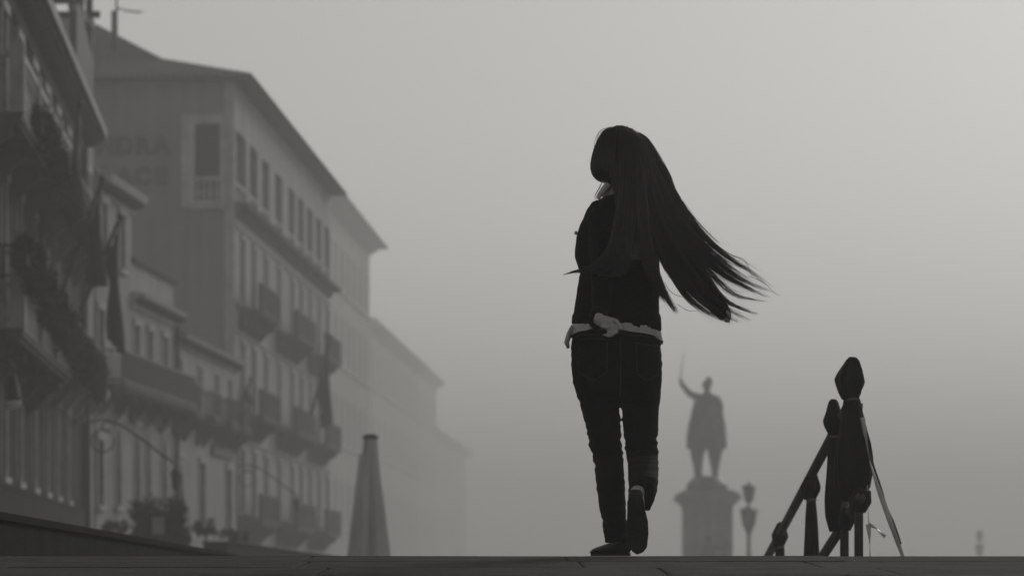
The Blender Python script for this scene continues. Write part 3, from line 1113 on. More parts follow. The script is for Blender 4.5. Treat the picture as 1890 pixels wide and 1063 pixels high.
MB().box(-0.10, 0.10, -0.02, 0.02, zt - 0.16, zt + 0.14).build('board', M['stone'], e)
MB().box(-0.02, 0.02, -0.02, 0.02, 0.0, zt - 0.161).build('post', M['iron'], e)
MB().box(-0.16, 0.16, -0.12, 0.12, -0.0, 0.03).build('foot', M['iron'], e)

# ------------------------------------------------------------------ lamps
p = at(25, 725, 68 * KA)
e = tag(empty('hanging_lamp', (p.x, p.y, p.z)), 'black bell street lamp with white bowl hanging by the dark hotel front', 'lamp')
e.scale = (KA, KA, KA)
MB().lathe([(0.02, 0.34), (0.05, 0.30), (0.06, 0.2), (0.10, 0.12), (0.115, -0.04), (0.145, -0.10), (0.14, -0.13)][::-1], n=20).build('bell', M['iron'], e, True)
MB().lathe([(0.05, -0.285), (0.10, -0.27), (0.128, -0.22), (0.135, -0.131)], n=20).build('glass_bowl', M['lamp_glass'], e, True)
arm = MB().tube([(0, 0, 0.32), (0, 0, 0.46), (-0.08, 0, 0.56), (-0.25, 0.1, 0.6), (-0.9, 0.5, 0.62)], [0.02] * 5, 8)
arm.tube([(-0.1, 0.02, 0.42), (-0.2, 0.05, 0.3), (-0.3, 0.08, 0.42), (-0.25, 0.06, 0.58)], [0.015] * 4, 6)
arm.build('bracket', M['iron'], e, True)


def bracket_lamp(label, p, group):
    e = tag(empty('bracket_lamp', p), label, 'lamp', group)
    e.scale = (KD, KD, KD)
    MB().tube([(0, 0, (STREET - p[2]) / KD), (0, 0, 0.0), (0, 0, 1.1)], [0.05, 0.045, 0.035], 10).build('post', M['iron'], e, True)
    am = MB()
    pts = [(0, 0, 0.02), (0.25, -0.02, 0.10), (0.5, -0.04, 0.10), (0.9, -0.06, -0.08), (1.4, -0.1, -0.42), (1.9, -0.14, -0.82), (2.12, -0.15, -0.95), (2.18, -0.15, -1.02)]
    am.tube(pts, [0.03] * 8, 8)
    am.build('arm', M['iron'], e, True)
    s = MB()
    s2 = MB()
    s.tube([(0.36 + 0.28 * math.cos(a), -0.03, -0.42 + 0.28 * math.sin(a)) for a in np.linspace(0.6, 6.6, 26)], [0.02] * 26, 6)
    s2.tube([(0.5 - 0.03 + (0.2 - 0.15 * t) * math.cos(6 * t), -0.03, -0.1 + (0.2 - 0.15 * t) * math.sin(6 * t)) for t in np.linspace(0, 1.0, 22)], [0.018] * 22, 6)
    s2.build('scroll', M['iron'], e, True)
    s2 = MB().tube([(0.05, 0, 0.25), (0.16, -0.01, 0.36), (0.1, -0.01, 0.46), (0.02, 0, 0.38)], [0.016] * 4, 6)
    s2.build('scroll', M['iron'], e, True)
    s.build('scroll', M['iron'], e, True)
    l = MB().lathe([(0.02, -0.05), (0.09, -0.14), (0.15, -0.2), (0.14, -0.24)][::-1], (2.18, -0.15, -1.02), 6).build('lantern', M['iron'], e)
    MB().lathe([(0.05, -0.62), (0.08, -0.6), (0.12, -0.245)], (2.18, -0.15, -1.02), 6).build('lantern_glass', M['shutter'], l)
    return e


bracket_lamp('scrolled iron bracket lamp reaching across the pale house front', at(163, 782, 95 * KD), 'scrolled bracket lamps')
bracket_lamp('scrolled iron bracket lamp at the corner of the tall hotel', at(438, 862, 141.5 * KD), 'scrolled bracket lamps')


def lantern_part(e, c, w, h, name='lantern'):
    x, y, z = c
    r = w / 2 * 1.08
    o = MB().lathe([(0.02, h * 1.32), (0.04, h * 1.26), (0.03, h * 1.2), (r * 0.5, h * 1.1), (r * 1.25, h * 0.98), (r * 1.2, h * 0.94)][::-1], c, 6).build(name, M['iron'], e)
    MB().lathe([(r * 0.62, h * 0.06), (r * 0.98, h * 0.939)], c, 6).build('lantern_glass', M['lantern_glass'], o)
    fr = MB()
    for k in range(6):
        a = math.pi * 2 * k / 6
        fr.bar((x + r * 0.64 * math.cos(a), y + r * 0.64 * math.sin(a), z + h * 0.05), (x + r * 1.0 * math.cos(a), y + r * 1.0 * math.sin(a), z + h * 0.95), 0.045)
    fr.lathe([(0.04, -0.12), (r * 0.4, -0.06), (r * 0.72, 0.0), (r * 0.66, h * 0.06)], c, 6)
    fr.build('lantern_frame', M['iron'], o)
    return o


def street_lamp(label, p):
    e = tag(empty('street_lamp', (p[0], p[1], STREET)), label, 'lamp', 'ornate lamp posts on the quay')
    MB().lathe([(0.28, 0.0), (0.28, 0.2), (0.2, 0.26), (0.17, 0.7), (0.12, 0.8), (0.085, 1.0), (0.08, 2.0), (0.1, 2.05), (0.075, 2.15), (0.07, 2.75), (0.16, 3.05), (0.17, 3.15), (0.06, 3.22), (0.05, 4.05), (0.08, 4.1)], n=14).build('post', M['iron'], e, True)
    am = MB()
    for s in (-1, 1):
        am.tube([(0, 0, 2.75), (0.03 * s, 0.2 * s, 2.72), (0.06 * s, 0.36 * s, 2.84), (0.06 * s, 0.38 * s, 3.0)], [0.035] * 4, 8)
    am.build('arm', M['iron'], e, True)
    for s in (-1, 1):
        lantern_part(e, (0.06 * s, 0.38 * s, 3.12), 0.52, 0.66)
    lantern_part(e, (0, 0, 4.14), 0.44, 0.56)
    return e


street_lamp('ornate lamp post with stacked lanterns to the right of the monument', at(1382, 1000, 151))
street_lamp('faint distant lamp post at the far right in the fog', at(1808, 1000, 282))

# ------------------------------------------------------------------ equestrian monument
mp_ = at(1305, 1000, 181)
mon = tag(empty('equestrian_monument', (mp_.x, mp_.y, STREET)), 'tall stone pedestal with bronze horseman raising a sword, seen through fog', 'monument')
ZH = 5.9                                       # hoof level above the street
pd = MB()
pd.box(-1.55, 1.55, -2.6, 2.6, 0.0, 0.5)
pd.box(-1.3, 1.3, -2.35, 2.35, 0.5, 0.9)
pd.build('base_step', M['pedestal'], mon)
pd = MB().box(-1.09, 1.09, -2.1, 2.1, 0.9, 4.5)
pd.build('shaft', M['pedestal'], mon)
pd = MB()
for (w, za, zb) in ((1.15, 4.5, 4.62), (1.28, 4.621, 4.78), (1.46, 4.781, 5.05), (1.34, 5.051, 5.16), (1.16, 5.161, 5.24)):
    pd.box(-w, w, -w - 1.0, w + 1.0, za, zb)
pd.build('pedestal_cornice', M['pedestal'], mon)
pd = MB()
pd.tube([(0, 0, 5.24), (0, 0, 5.56), (0, 0, 5.60), (0, 0, 5.84), (0, 0, 5.92)], [(0.98, 1.9), (0.98, 1.9), (0.92, 1.8), (0.72, 1.55), (0.5, 1.4)], 20)
pd.build('bronze_plinth', M['bronze'], mon, True)
hb = MB()
hb.tube([(0, -1.0, 2.15), (0, -0.6, 2.1), (0, 0, 2.05), (0, 0.6, 2.1), (0, 1.05, 2.15), (0, 1.25, 2.1)], [(0.36, 0.42), (0.5, 0.6), (0.55, 0.62), (0.52, 0.6), (0.46, 0.5), (0.2, 0.25)], 16)
hb.tube([(0, -0.85, 2.3), (0.06, -1.15, 2.75), (0.12, -1.35, 3.1)], [(0.3, 0.42), (0.22, 0.34), (0.15, 0.24)], 12)
hb.tube([(0.1, -1.25, 3.2), (0.16, -1.55, 2.95), (0.2, -1.75, 2.65)], [(0.15, 0.2), (0.14, 0.18), (0.09, 0.11)], 12)
for s in (-1, 1):
    hb.tube([(0.13 + 0.07 * s, -1.25, 3.3), (0.13 + 0.08 * s, -1.25, 3.5)], [0.06, 0.015], 8)
for (x, y, lift) in ((-0.38, -0.8, 0.0), (0.34, -0.85, 0.4)):
    hb.tube([(x * 0.8, y, 2.0), (x, y - 0.05 - lift * 0.5, 1.35), (x, y - 0.05 - lift * 1.1, 1.05 + lift * 0.5), (x * 1.05, y - lift * 0.7, 0.55 + lift), (x * 1.05, y - 0.05 - lift * 0.5, 0.14 + lift), (x * 1.05, y - 0.1 - lift * 0.5, 0.02 + lift)], [0.28, 0.22, 0.17, 0.15, 0.14, 0.18], 10)
for (x, y) in ((-0.40, 1.0), (0.42, 0.8)):
    hb.tube([(x * 0.85, y, 2.05), (x, y - 0.12, 1.4), (x, y + 0.2, 0.95), (x, y + 0.12, 0.5), (x, y + 0.08, 0.14), (x, y, 0.02)], [0.44, 0.40, 0.30, 0.20, 0.16, 0.19], 10)
hb.tube([(0.1, 1.25, 2.35), (0.3, 1.55, 2.1), (0.55, 1.6, 1.4), (0.6, 1.55, 0.9)], [0.1, 0.13, 0.15, 0.04], 10)
hm = remesh(hb, 0.05, 3)
link('horse', hm, M['bronze'], mon, True, (0, 0, ZH))
rb = MB()
rb.tube([(0, 0.0, 2.5), (0, 0.0, 2.9), (0, -0.02, 3.3), (0, -0.02, 3.7), (0, 0, 3.9), (0, 0, 3.98)], [(0.42, 0.34), (0.34, 0.3), (0.42, 0.34), (0.5, 0.32), (0.34, 0.22), (0.14, 0.14)], 14)
rb.tube([(0, 0, 3.95), (0, -0.02, 4.12), (0, -0.03, 4.3), (0, -0.02, 4.45)], [0.12, 0.16, 0.19, 0.1], 12)
rb.tube([(-0.42, 0, 3.75), (-0.85, -0.05, 3.95), (-1.22, -0.1, 4.42)], [0.2, 0.16, 0.11], 10)
rb.ball((-1.24, -0.1, 4.47), 0.11, 10, 8)
rb.tube([(0.45, 0, 3.75), (0.66, -0.15, 3.25), (0.35, -0.5, 2.95)], [0.17, 0.14, 0.09], 10)
for s in (-1, 1):
    rb.tube([(0.3 * s, 0, 2.6), (0.62 * s, -0.35, 2.4), (0.68 * s, -0.25, 1.85), (0.72 * s, -0.45, 1.68)], [0.26, 0.2, 0.14, 0.1], 10)
# cloak falling over the horse's back on both sides
rb.tube([(0.0, 0.25, 3.85), (0.02, 0.4, 3.2), (0.02, 0.5, 2.5), (0.0, 0.5, 1.9), (0.0, 0.45, 1.35)], [(0.54, 0.18), (0.70, 0.25), (0.84, 0.3), (0.94, 0.3), (0.98, 0.2)], 20, shape=lambda i, a: 1 + 0.07 * math.sin(6 * a + i))
rm = remesh(rb, 0.045, 2)
rid = link('rider', rm, M['bronze'], mon, True, (0, 0, ZH))
hl = MB().lathe([(0.2, 0.0), (0.27, 0.03), (0.2, 0.07), (0.19, 0.2), (0.1, 0.3)], (0, -0.02, 4.28), 12)
hl.tube([(0, -0.1, 4.52), (0.05, 0.0, 4.66), (0.14, 0.12, 4.6), (0.26, 0.25, 4.42)], [0.05, 0.09, 0.1, 0.03], 8)
hl.tube([(-0.02, -0.1, 4.42), (-0.2, -0.1, 4.36), (-0.26, -0.1, 4.32)], [0.1, 0.05, 0.02], 8)
hl.build('helmet', M['bronze'], rid, True)
s = MB().tube([(-1.26, -0.1, 4.4), (-1.24, -0.1, 4.75), (-1.18, -0.1, 5.4), (-1.09, -0.1, 5.98)], [(0.035, 0.03), (0.03, 0.02), (0.022, 0.02), (0.008, 0.01)], 6)
s.bar((-1.36, -0.1, 4.58), (-1.14, -0.1, 4.58), 0.05)
s.build('sword', M['bronze'], rid)
fg = MB()                                      # bronze group against the shaft
fg.tube([(0.05, -2.5, 0.9), (0.05, -2.55, 1.5), (0, -2.45, 2.2), (-0.02, -2.45, 2.7), (-0.02, -2.45, 2.86)], [(0.6, 0.4), (0.55, 0.4), (0.34, 0.28), (0.3, 0.22), (0.1, 0.1)], 12)
fg.ball((-0.03, -2.48, 3.03), 0.17, 10, 8)
fg.tube([(0.25, -2.5, 2.65), (0.55, -2.7, 2.5), (0.8, -2.6, 2.95)], [0.12, 0.1, 0.06], 8)
fg.tube([(-0.28, -2.5, 2.6), (-0.45, -2.7, 2.2), (-0.4, -2.9, 1.9)], [0.12, 0.1, 0.06], 8)
fg.tube([(0.3, -2.4, 0.9), (0.6, -2.4, 1.7), (0.86, -2.4, 2.9)], [0.16, 0.12, 0.05], 8)
link('bronze_figure', remesh(fg, 0.06, 2), M['bronze'], mon, True)

# ------------------------------------------------------------------ closed parasol
pp = at(684, 1000, 60)
e = tag(empty('closed_parasol', (pp.x, pp.y, STREET)), 'closed grey market parasol with pleated canvas in front of the fogbound fronts', 'parasol')
zt = 1080 - 806
k = 60 / F
top = zt * k - STREET
prof = [(0.112, 0.0), (0.11, -0.07), (0.13, -0.28), (0.17, -0.62), (0.225, -1.0), (0.28, -1.4), (0.33, -1.75), (0.37, -2.1), (0.35, -2.3)]
NS = 60


def pleat(i, a):
    amp = min(0.62, 0.10 + 0.09 * i)
    f = abs(math.sin(3.5 * a + 0.06 * i + 0.9)) ** 1.3            # sharp inward pleats between rounded folds
    return 1 - amp * (1 - f) + 0.06 * math.cos(3 * a + 1.1) * min(1, i / 4)


cv = MB().tube([(0.035 * (-i / 8.0) + 0.0, 0, top + z) for i, (_, z) in enumerate(prof)], [r for r, _ in prof], NS * 2, shape=pleat)
cv.build('canopy', M['parasol'], e, True)
sf = MB()
sf.add([(-0.10, -0.16, top - 0.28), (-0.17, -0.19, top - 0.26), (-0.36, -0.32, top - 1.9), (-0.12, -0.40, top - 1.95), (-0.08, -0.13, top - 0.28), (-0.15, -0.15, top - 0.26), (-0.30, -0.2, top - 1.9), (-0.06, -0.25, top - 1.95)],
       [(0, 1, 2, 3), (7, 6, 5, 4), (0, 4, 5, 1), (1, 5, 6, 2), (2, 6, 7, 3), (3, 7, 4, 0)])
sf.build('loose_flap', M['parasol'], e)
MB().lathe([(0.118, 0.0), (0.125, 0.02), (0.12, 0.05), (0.05, 0.075), (0.01, 0.08)], (0, 0, top - 0.03), 20).build('cap', M['parasol_cap'], e, True)
MB().tube([(0, 0, 0.0), (0, 0, top - 0.05)], [0.035, 0.035], 12).build('pole', M['iron'], e, True)
MB().box(-0.45, 0.45, -0.45, 0.45, 0.0, 0.1).build('base', M['stone_dark'], e)

# ------------------------------------------------------------------ temporary handrail of scaffold tube, joints wrapped in black cloth
RX = 1.5


def rail_z(dd, z0=0.815):
    return z0 - 0.117 * (dd - 17.0)


hr_ = tag(empty('temporary_handrail', (RX, 17, deck_z(17))), 'metal tube handrail with joints wrapped in black cloth, right of the walker', 'handrail')
ox, oy, oz = hr_.location


def L3(p):
    return (p[0] - ox, p[1] - oy, p[2] - oz)


MB().tube([L3((RX, 16.98, rail_z(16.98))), L3((RX, 24.0, rail_z(24.0)))], [0.024, 0.024], 14).build('upper_rail', M['tube'], hr_, True)
MB().tube([L3((RX + 0.03, 16.85, 0.385)), L3((RX + 0.03, 24.0, 0.385 - 0.117 * 7.15))], [0.024, 0.024], 14).build('lower_rail', M['tube'], hr_, True)
posts = [(RX + 0.035, 17.0), (RX + 0.008, 17.42), (RX, 19.26), (RX, 21.5)]
for (x, y) in posts:
    MB().tube([L3((x, y, deck_z(y))), L3((x, y, rail_z(y) - 0.01))], [0.02, 0.02], 14).build('post', M['tube'], hr_, True)


def wrap(x, y, zc, w_top, h_top, skirt, w_sk, seed, x_sk=0.0):
    """cloth bag over a joint, tied, its skirt hanging below; sizes in metres"""
    rr = random.Random(seed)
    ph = rr.uniform(0, 6)

    def crease(i, a):
        return 1 + 0.13 * math.cos(3 * a + ph + 0.7 * i) + 0.08 * math.cos(5 * a - ph + 1.3 * i) + 0.05 * math.cos(9 * a + 2 * i)
    zt_ = zc + h_top * 0.5
    pr = [(w_top * 0.22, 0.0), (w_top * 0.42, -0.06), (w_top * 0.62, -0.22), (w_top * 0.86, -0.42), (w_top * 1.0, -0.55), (w_top * 0.92, -0.68), (w_top * 0.72, -0.86), (w_top * 0.5, -1.0)]
    nr = 26
    hh = [-k / (nr - 1) for k in range(nr)]
    ww = np.interp([-h_ for h_ in hh], [-b for _, b in pr], [a for a, _ in pr])

    def hood(i, a):                            # bunched cloth: folds running up to the knot
        t_ = i / (nr - 1)
        n_ = noise.noise(Vector((math.cos(a) * 1.6 + seed, math.sin(a) * 1.6, t_ * 2.2)))
        return 1 + 0.20 * n_ + 0.07 * math.cos(7 * a + ph + 1.5 * t_) + 0.05 * math.cos(11 * a - ph)
    mb = MB().tube([L3((x + 0.006 * math.sin(3 * h_ + ph), y, zt_ + h_ * h_top)) for h_ in hh], [(a / 2 * 1.05, a / 2 * 0.95) for a in ww], 48, shape=hood)
    o = mb.build('cloth_hood', M['wrap'], hr_, True)
    zb = zt_ - h_top
    MB().tube([L3((x, y, zb + 0.006)), L3((x + 0.001, y, zb - 0.006))], [w_top * 0.28] * 2, 16).build('tie', M['tie'], o, True)
    ns = 36
    wsk = np.interp(np.linspace(0, 1, ns), np.linspace(0, 1, len(w_sk)), w_sk)

    def hang(i, a):                            # hanging folds
        t_ = i / (ns - 1)
        k_ = min(1.0, 0.3 + t_ * 1.2)
        n_ = noise.noise(Vector((math.cos(a) * 2.2 + seed * 3, math.sin(a) * 2.2, t_ * 1.6)))
        return 1 + k_ * (0.22 * n_ + 0.08 * math.cos(6 * a + ph + 0.8 * t_) + 0.07 * math.cos(10 * a - ph + 1.2 * t_))
    pts = [L3((x + x_sk * k / (ns - 1), y, zb - skirt * k / (ns - 1))) for k in range(ns)]
    MB().tube(pts, [(w / 2, w / 2 * 0.85) for w in wsk], 56, shape=hang).build('cloth_skirt', M['wrap'], o, True)


m17 = 17 / F
wrap(RX + 0.0, 16.95, (1080 - 699) * m17, 0.124, 0.187, 0.45, [0.07, 0.092, 0.115, 0.142, 0.155, 0.155, 0.14, 0.085], 1, 0.008)
wrap(RX - 0.035, 17.45, (1080 - 771) * 17.45 / F, 0.085, 0.17, 0.43, [0.05, 0.065, 0.08, 0.095, 0.105, 0.10, 0.07], 2, 0.02)
wrap(RX, 19.26, (1080 - 894) * 19.26 / F, 0.096, 0.152, 0.42, [0.045, 0.06, 0.07, 0.076, 0.08, 0.082], 3)
wrap(RX, 21.5, (1080 - 986) * 21.5 / F, 0.088, 0.14, 0.4, [0.05, 0.055, 0.06, 0.065], 4)
for (x, y, z, w) in ((RX + 0.03, 16.9, 0.372, 0.09), (RX + 0.012, 17.38, 0.30, 0.075)):
    MB().tube([L3((x + 0.01, y - 0.02, z + 0.05)), L3((x, y, z)), L3((x - 0.005, y, z - 0.05))], [(w * 0.36, w * 0.33), (w * 0.52, w * 0.48), (w * 0.33, w * 0.3)], 18, shape=lambda i, a: 1 + 0.14 * math.cos(3 * a + i) + 0.06 * math.cos(7 * a)).build('joint_wrap', M['wrap'], hr_, True)


def ribbon(name, label, pts, w, mt, twist, y0=16.9):
    P = [at(px, py, y0 + dy) for px, py, dy in pts]
    e = P[0].copy()
    n = 40
    tl = np.linspace(0, len(P) - 1, n)
    vs, fs = [], []
    for i, t in enumerate(tl):
        k = min(int(t), len(P) - 2)
        f = t - k
        p = P[k].lerp(P[k + 1], f * f * (3 - 2 * f) * 0.5 + f * 0.5)
        tg = (P[k + 1] - P[k]).normalized()
        s = Vector((1, 0, 0)) - tg * tg.x
        s.normalize()
        u = tg.cross(s)
        a = twist * t + 0.4
        dv = (s * math.cos(a) + u * math.sin(a)) * (w / 2)
        vs += [tuple(p - dv - e), tuple(p + dv - e)]
    for i in range(n - 1):
        fs.append((2 * i, 2 * i + 1, 2 * i + 3, 2 * i + 2))
    o = MB().add(vs, fs).build(name, mt, None, True, tuple(e))
    so = o.modifiers.new('thick', 'SOLIDIFY')
    so.thickness = 0.0015
    return tag(o, label, 'tape')


ribbon('barrier_tape', 'long pale plastic tape fluttering down to the right of the handrail', [(1592, 770, 0.0), (1599, 815, 0.0), (1607, 855, -0.02), (1621, 900, -0.05), (1642, 960, -0.05), (1668, 1032, -0.02)], 0.022, M['tape'], 0.75)
ribbon('barrier_tape', 'dark strip of tape blowing beside the long pale tape', [(1590, 760, 0.05), (1600, 810, 0.05), (1612, 862, 0.03), (1630, 915, 0.0), (1647, 960, 0.0), (1662, 1004, 0.0)], 0.014, M['tape_dark'], 1.3)
ribbon('barrier_tape', 'thin cord of tape hanging from the wrapped joint', [(1601, 895, 0.0), (1602, 930, 0.0), (1604, 968, 0.0)], 0.006, M['tape'], 1.0)
ribbon('barrier_tape', 'short loose end of tape hanging straight to the ground by the post', [(1603, 967, 0.0), (1605, 990, 0.0), (1607, 1040, 0.0)], 0.024, M['tape'], 0.9)
ribbon('barrier_tape', 'small loose end of tape blowing to the right of the post', [(1604, 967, 0.0), (1618, 975, 0.0), (1634, 990, 0.0)], 0.018, M['tape'], 1.2)

# ------------------------------------------------------------------ the walking woman
WD = 14.8


def W(px, py, dep=0.0):
    """figure coordinates (hundredths measured across the figure) to the place"""
    k = (WD + dep) / F
    return Vector(((px - 945) * k, WD + dep, (1080 - py) * k))


PX = WD / F
WR = Vector(((1140 - 945) * PX, WD, deck_z(WD)))     # root on the ground
person = tag(empty('person', WR), 'woman in black sweater and dark jeans walking away, long dark hair blowing sideways', 'person')


def wl(px, py, dep=0.0):
    return tuple(W(px, py, dep) - WR)


def rings(rows):
    """rows of (left px, right px, y px, depth centre, half depth)"""
    path = [wl((a + b) / 2, y, d_) for a, b, y, d_, h_ in rows]
    rad = [((b - a) / 2 * PX, h_) for a, b, y, d_, h_ in rows]
    return path, rad


body = MB()
# head and neck, face turned to the left and away
body.ball(wl(1150, 284, 0.0), (0.078, 0.092, 0.098), 24, 16)
body.tube([wl(1136, 300, 0.03), wl(1128, 318, 0.05), wl(1124, 330, 0.06)], [(0.065, 0.06), (0.052, 0.05), (0.028, 0.03)], 16)
body.tube([wl(1120, 290, 0.07), wl(1112, 304, 0.088), wl(1116, 309, 0.075)], [0.010, 0.014, 0.010], 8)       # nose
body.tube([wl(1118, 317, 0.078), wl(1115, 320, 0.082), wl(1119, 323, 0.076)], [0.010, 0.012, 0.010], 8)       # lips
for dd in (0.035, 0.085):
    body.ball(wl(1121, 289, dd), 0.012, 10, 8)                                                           # eyes
body.tube([wl(1156, 286, -0.075), wl(1152, 295, -0.085), wl(1150, 303, -0.075)], [0.012, 0.018, 0.010], 8)  # ear
body.tube([wl(1147, 310, 0.0), wl(1140, 340, 0.0), wl(1140, 370, 0.0), wl(1142, 385, 0.0)], [(0.052, 0.056), (0.050, 0.052), (0.062, 0.06), (0.09, 0.06)], 16)
p, r = rings([(1112, 1180, 362, 0.0, 0.055), (1096, 1204, 376, 0.0, 0.07), (1092, 1208, 400, 0.0, 0.085), (1080, 1210, 440, 0.0, 0.095), (1078, 1210, 480, 0.0, 0.09), (1080, 1208, 520, 0.0, 0.085), (1070, 1210, 580, 0.0, 0.095), (1062, 1212, 640, 0.0, 0.11), (1064, 1212, 690, 0.0, 0.11), (1090, 1200, 725, 0.0, 0.09)])
body.tube(p, r, 24)
body.tube([wl(1108, 388, -0.01), wl(1110, 440, -0.05), wl(1112, 495, -0.09), wl(1110, 545, -0.12), wl(1106, 580, -0.14), wl(1104, 588, -0.165)], [0.038, 0.036, 0.032, 0.028, 0.022, 0.021], 14)
body.tube([wl(1200, 390, 0.0), wl(1235, 435, -0.03), wl(1268, 480, -0.06), wl(1300, 528, -0.06), wl(1328, 570, -0.06)], [0.038, 0.036, 0.032, 0.028, 0.022], 14)
p, r = rings([(1064, 1142, 670, 0.0, 0.08), (1070, 1138, 740, 0.0, 0.075), (1090, 1142, 810, 0.01, 0.06), (1100, 1146, 860, 0.0, 0.05), (1104, 1150, 900, -0.01, 0.05), (1114, 1152, 960, -0.02, 0.036), (1120, 1152, 1000, -0.01, 0.034)])
body.tube(p, r, 16)
p, r = rings([(1148, 1214, 670, 0.0, 0.08), (1152, 1210, 740, 0.03, 0.075), (1158, 1208, 810, 0.06, 0.06), (1164, 1208, 850, 0.07, 0.052)])
body.tube(p, r, 16)
body.tube([wl(1186, 850, 0.07), wl(1186, 868, -0.02), wl(1184, 884, -0.12), wl(1180, 902, -0.21), wl(1174, 914, -0.29)], [0.045, 0.045, 0.042, 0.032, 0.026], 14)
# feet
body.tube([wl(1152, 1004, -0.01), wl(1135, 1011, 0.05), wl(1112, 1016, 0.13)], [(0.03, 0.03), (0.032, 0.02), (0.028, 0.012)], 12)
body.tube([wl(1174, 915, -0.30), wl(1176, 960, -0.27), wl(1178, 1005, -0.25)], [(0.03, 0.028), (0.034, 0.022), (0.036, 0.014)], 12)
# left hand behind the back, palm to the viewer, fingers curled
hp = -0.188
body.tube([wl(1106, 583, hp + 0.015), wl(1104, 591, hp), wl(1112, 593, hp - 0.004), wl(1122, 594, hp - 0.002), wl(1130, 594, hp + 0.002)], [(0.018, 0.022), (0.021, 0.020), (0.024, 0.015), (0.022, 0.013), (0.017, 0.011)], 14, ref=(0, 0, 1))
for (pts, r0) in (
    ([(1128, 589), (1138, 592), (1143, 599), (1146, 609)], 0.0078),
    ([(1128, 599), (1137, 605), (1138, 613), (1131, 617)], 0.0078),
    ([(1124, 602), (1132, 611), (1130, 619), (1122, 621)], 0.0074),
    ([(1118, 603), (1124, 612), (1121, 619), (1113, 618)], 0.0064),
    ([(1108, 598), (1114, 603), (1120, 604), (1127, 603)], 0.0080),
):
    body.tube([wl(a, b, hp - 0.012 * i) for i, (a, b) in enumerate(pts)], [r0 * 1.05, r0, r0 * 0.95, r0 * 0.72], 10)
# right hand, loosely closed at the end of the swung arm
body.tube([wl(1328, 570, -0.06), wl(1336, 577, -0.06), wl(1343, 582, -0.06)], [(0.022, 0.02), (0.026, 0.018), (0.022, 0.014)], 12)
for i, (dy, ln) in enumerate(((-9, 0.9), (-4, 1.0), (1, 1.0), (6, 0.85))):
    body.tube([wl(1340, 580 + dy * 0.7, -0.06), wl(1340 + 7 * ln, 584 + dy * 0.7, -0.062), wl(1340 + 6 * ln, 588 + dy * 0.7, -0.07), wl(1337, 588 + dy * 0.7, -0.072)], [0.009, 0.0088, 0.0082, 0.006], 8)
body.tube([wl(1334, 574, -0.07), wl(1342, 575, -0.08), wl(1346, 580, -0.082)], [0.011, 0.009, 0.006], 8)
bm_ = remesh(body, 0.0038, 2, 0.4)
link('body', bm_, M['skin'], person, True)

# sweater: torso and two sleeves as one knitted surface
sw = MB()
p, r = rings([(1108, 1186, 356, 0.0, 0.062), (1098, 1200, 363, 0.0, 0.07), (1090, 1212, 376, 0.0, 0.085), (1084, 1216, 395, 0.0, 0.10), (1070, 1218, 425, 0.02, 0.115), (1063, 1219, 445, 0.03, 0.125), (1061, 1219, 470, 0.03, 0.12), (1068, 1218, 490, 0.02, 0.11), (1073, 1217, 504, 0.01, 0.105), (1067, 1217, 522, 0.0, 0.105), (1061, 1217, 560, 0.0, 0.112), (1057, 1219, 590, 0.0, 0.12), (1057, 1220, 603, 0.0, 0.122)])
sw.tube(p, r, 32)
sw.tube([wl(1112, 378, 0.0), wl(1110, 392, -0.01), wl(1109, 440, -0.055), wl(1111, 495, -0.10), wl(1111, 545, -0.125), wl(1109, 572, -0.135), wl(1107, 582, -0.138)], [(0.045, 0.05), 0.050, 0.047, 0.045, 0.040, 0.034, 0.031], 18)
sw.tube([wl(1195, 378, 0.0), wl(1205, 394, -0.005), wl(1236, 435, -0.03), wl(1268, 480, -0.06), wl(1300, 528, -0.06), wl(1328, 569, -0.06), wl(1337, 581, -0.06), wl(1342, 586, -0.06)], [(0.045, 0.05), 0.050, 0.047, 0.044, 0.039, 0.034, 0.029, 0.020], 18)
sm = remesh(sw, 0.006, 3, 0.5)
zr = WR.z


def knit(co, no):
    x, y, z = co
    f = noise.noise(Vector((x * 9, y * 9, z * 22))) * 0.004 + noise.noise(Vector((x * 30, y * 30, z * 30))) * 0.0012
    return f


displace(sm, knit)
link('sweater', sm, M['sweater'], person, True)
# ribbed cuff and hem, raised cable braid on the back of the sleeve
cf = MB().tube([wl(1107, 574, -0.138), wl(1103, 586, -0.152), wl(1102, 593, -0.165), wl(1104, 598, -0.174)], [(0.033, 0.033), (0.034, 0.034), (0.033, 0.030), (0.030, 0.027)], 24, shape=lambda i, a: 1 + 0.03 * math.cos(24 * a))
cf.build('cuff', M['sweater'], person, True)
hb_ = MB()
vs, fs = [], []
nb = 96
for k in range(nb):
    a = 2 * math.pi * k / nb
    ca, sa = math.cos(a), math.sin(a)
    yb_ = 598 + 13 * (ca + 1) / 2
    for (t, gr) in ((0.0, -2.5), (0.25, 0.4), (0.9, 1.2), (1.0, 0.2), (1.0, -3.0)):
        y_ = 578 + (yb_ - 578) * t
        rib = 0.25 * math.cos(48 * a)
        vs.append(wl(1138 + (81.6 + gr + rib) * ca, y_, sa * (0.121 + (gr + rib) * 0.002)))
for k in range(nb):
    for q5 in range(4):
        a, b = k * 5 + q5, ((k + 1) % nb) * 5 + q5
        fs.append((a, a + 1, b + 1, b))
hb_.add(vs, fs).build('sweater_hem', M['sweater'], person, True)
cb = MB()
for ph in (0, math.pi):
    cb.tube([wl(1108 + 4.5 * math.sin(t * 26 + ph), 400 + 130 * t, -0.062 - 0.098 * min(1, t * 1.25) + 0.004 * math.cos(t * 26 + ph)) for t in np.linspace(0, 1, 60)], [0.006] * 60, 6)
cb.build('cable_braid', M['sweater'], person, True)

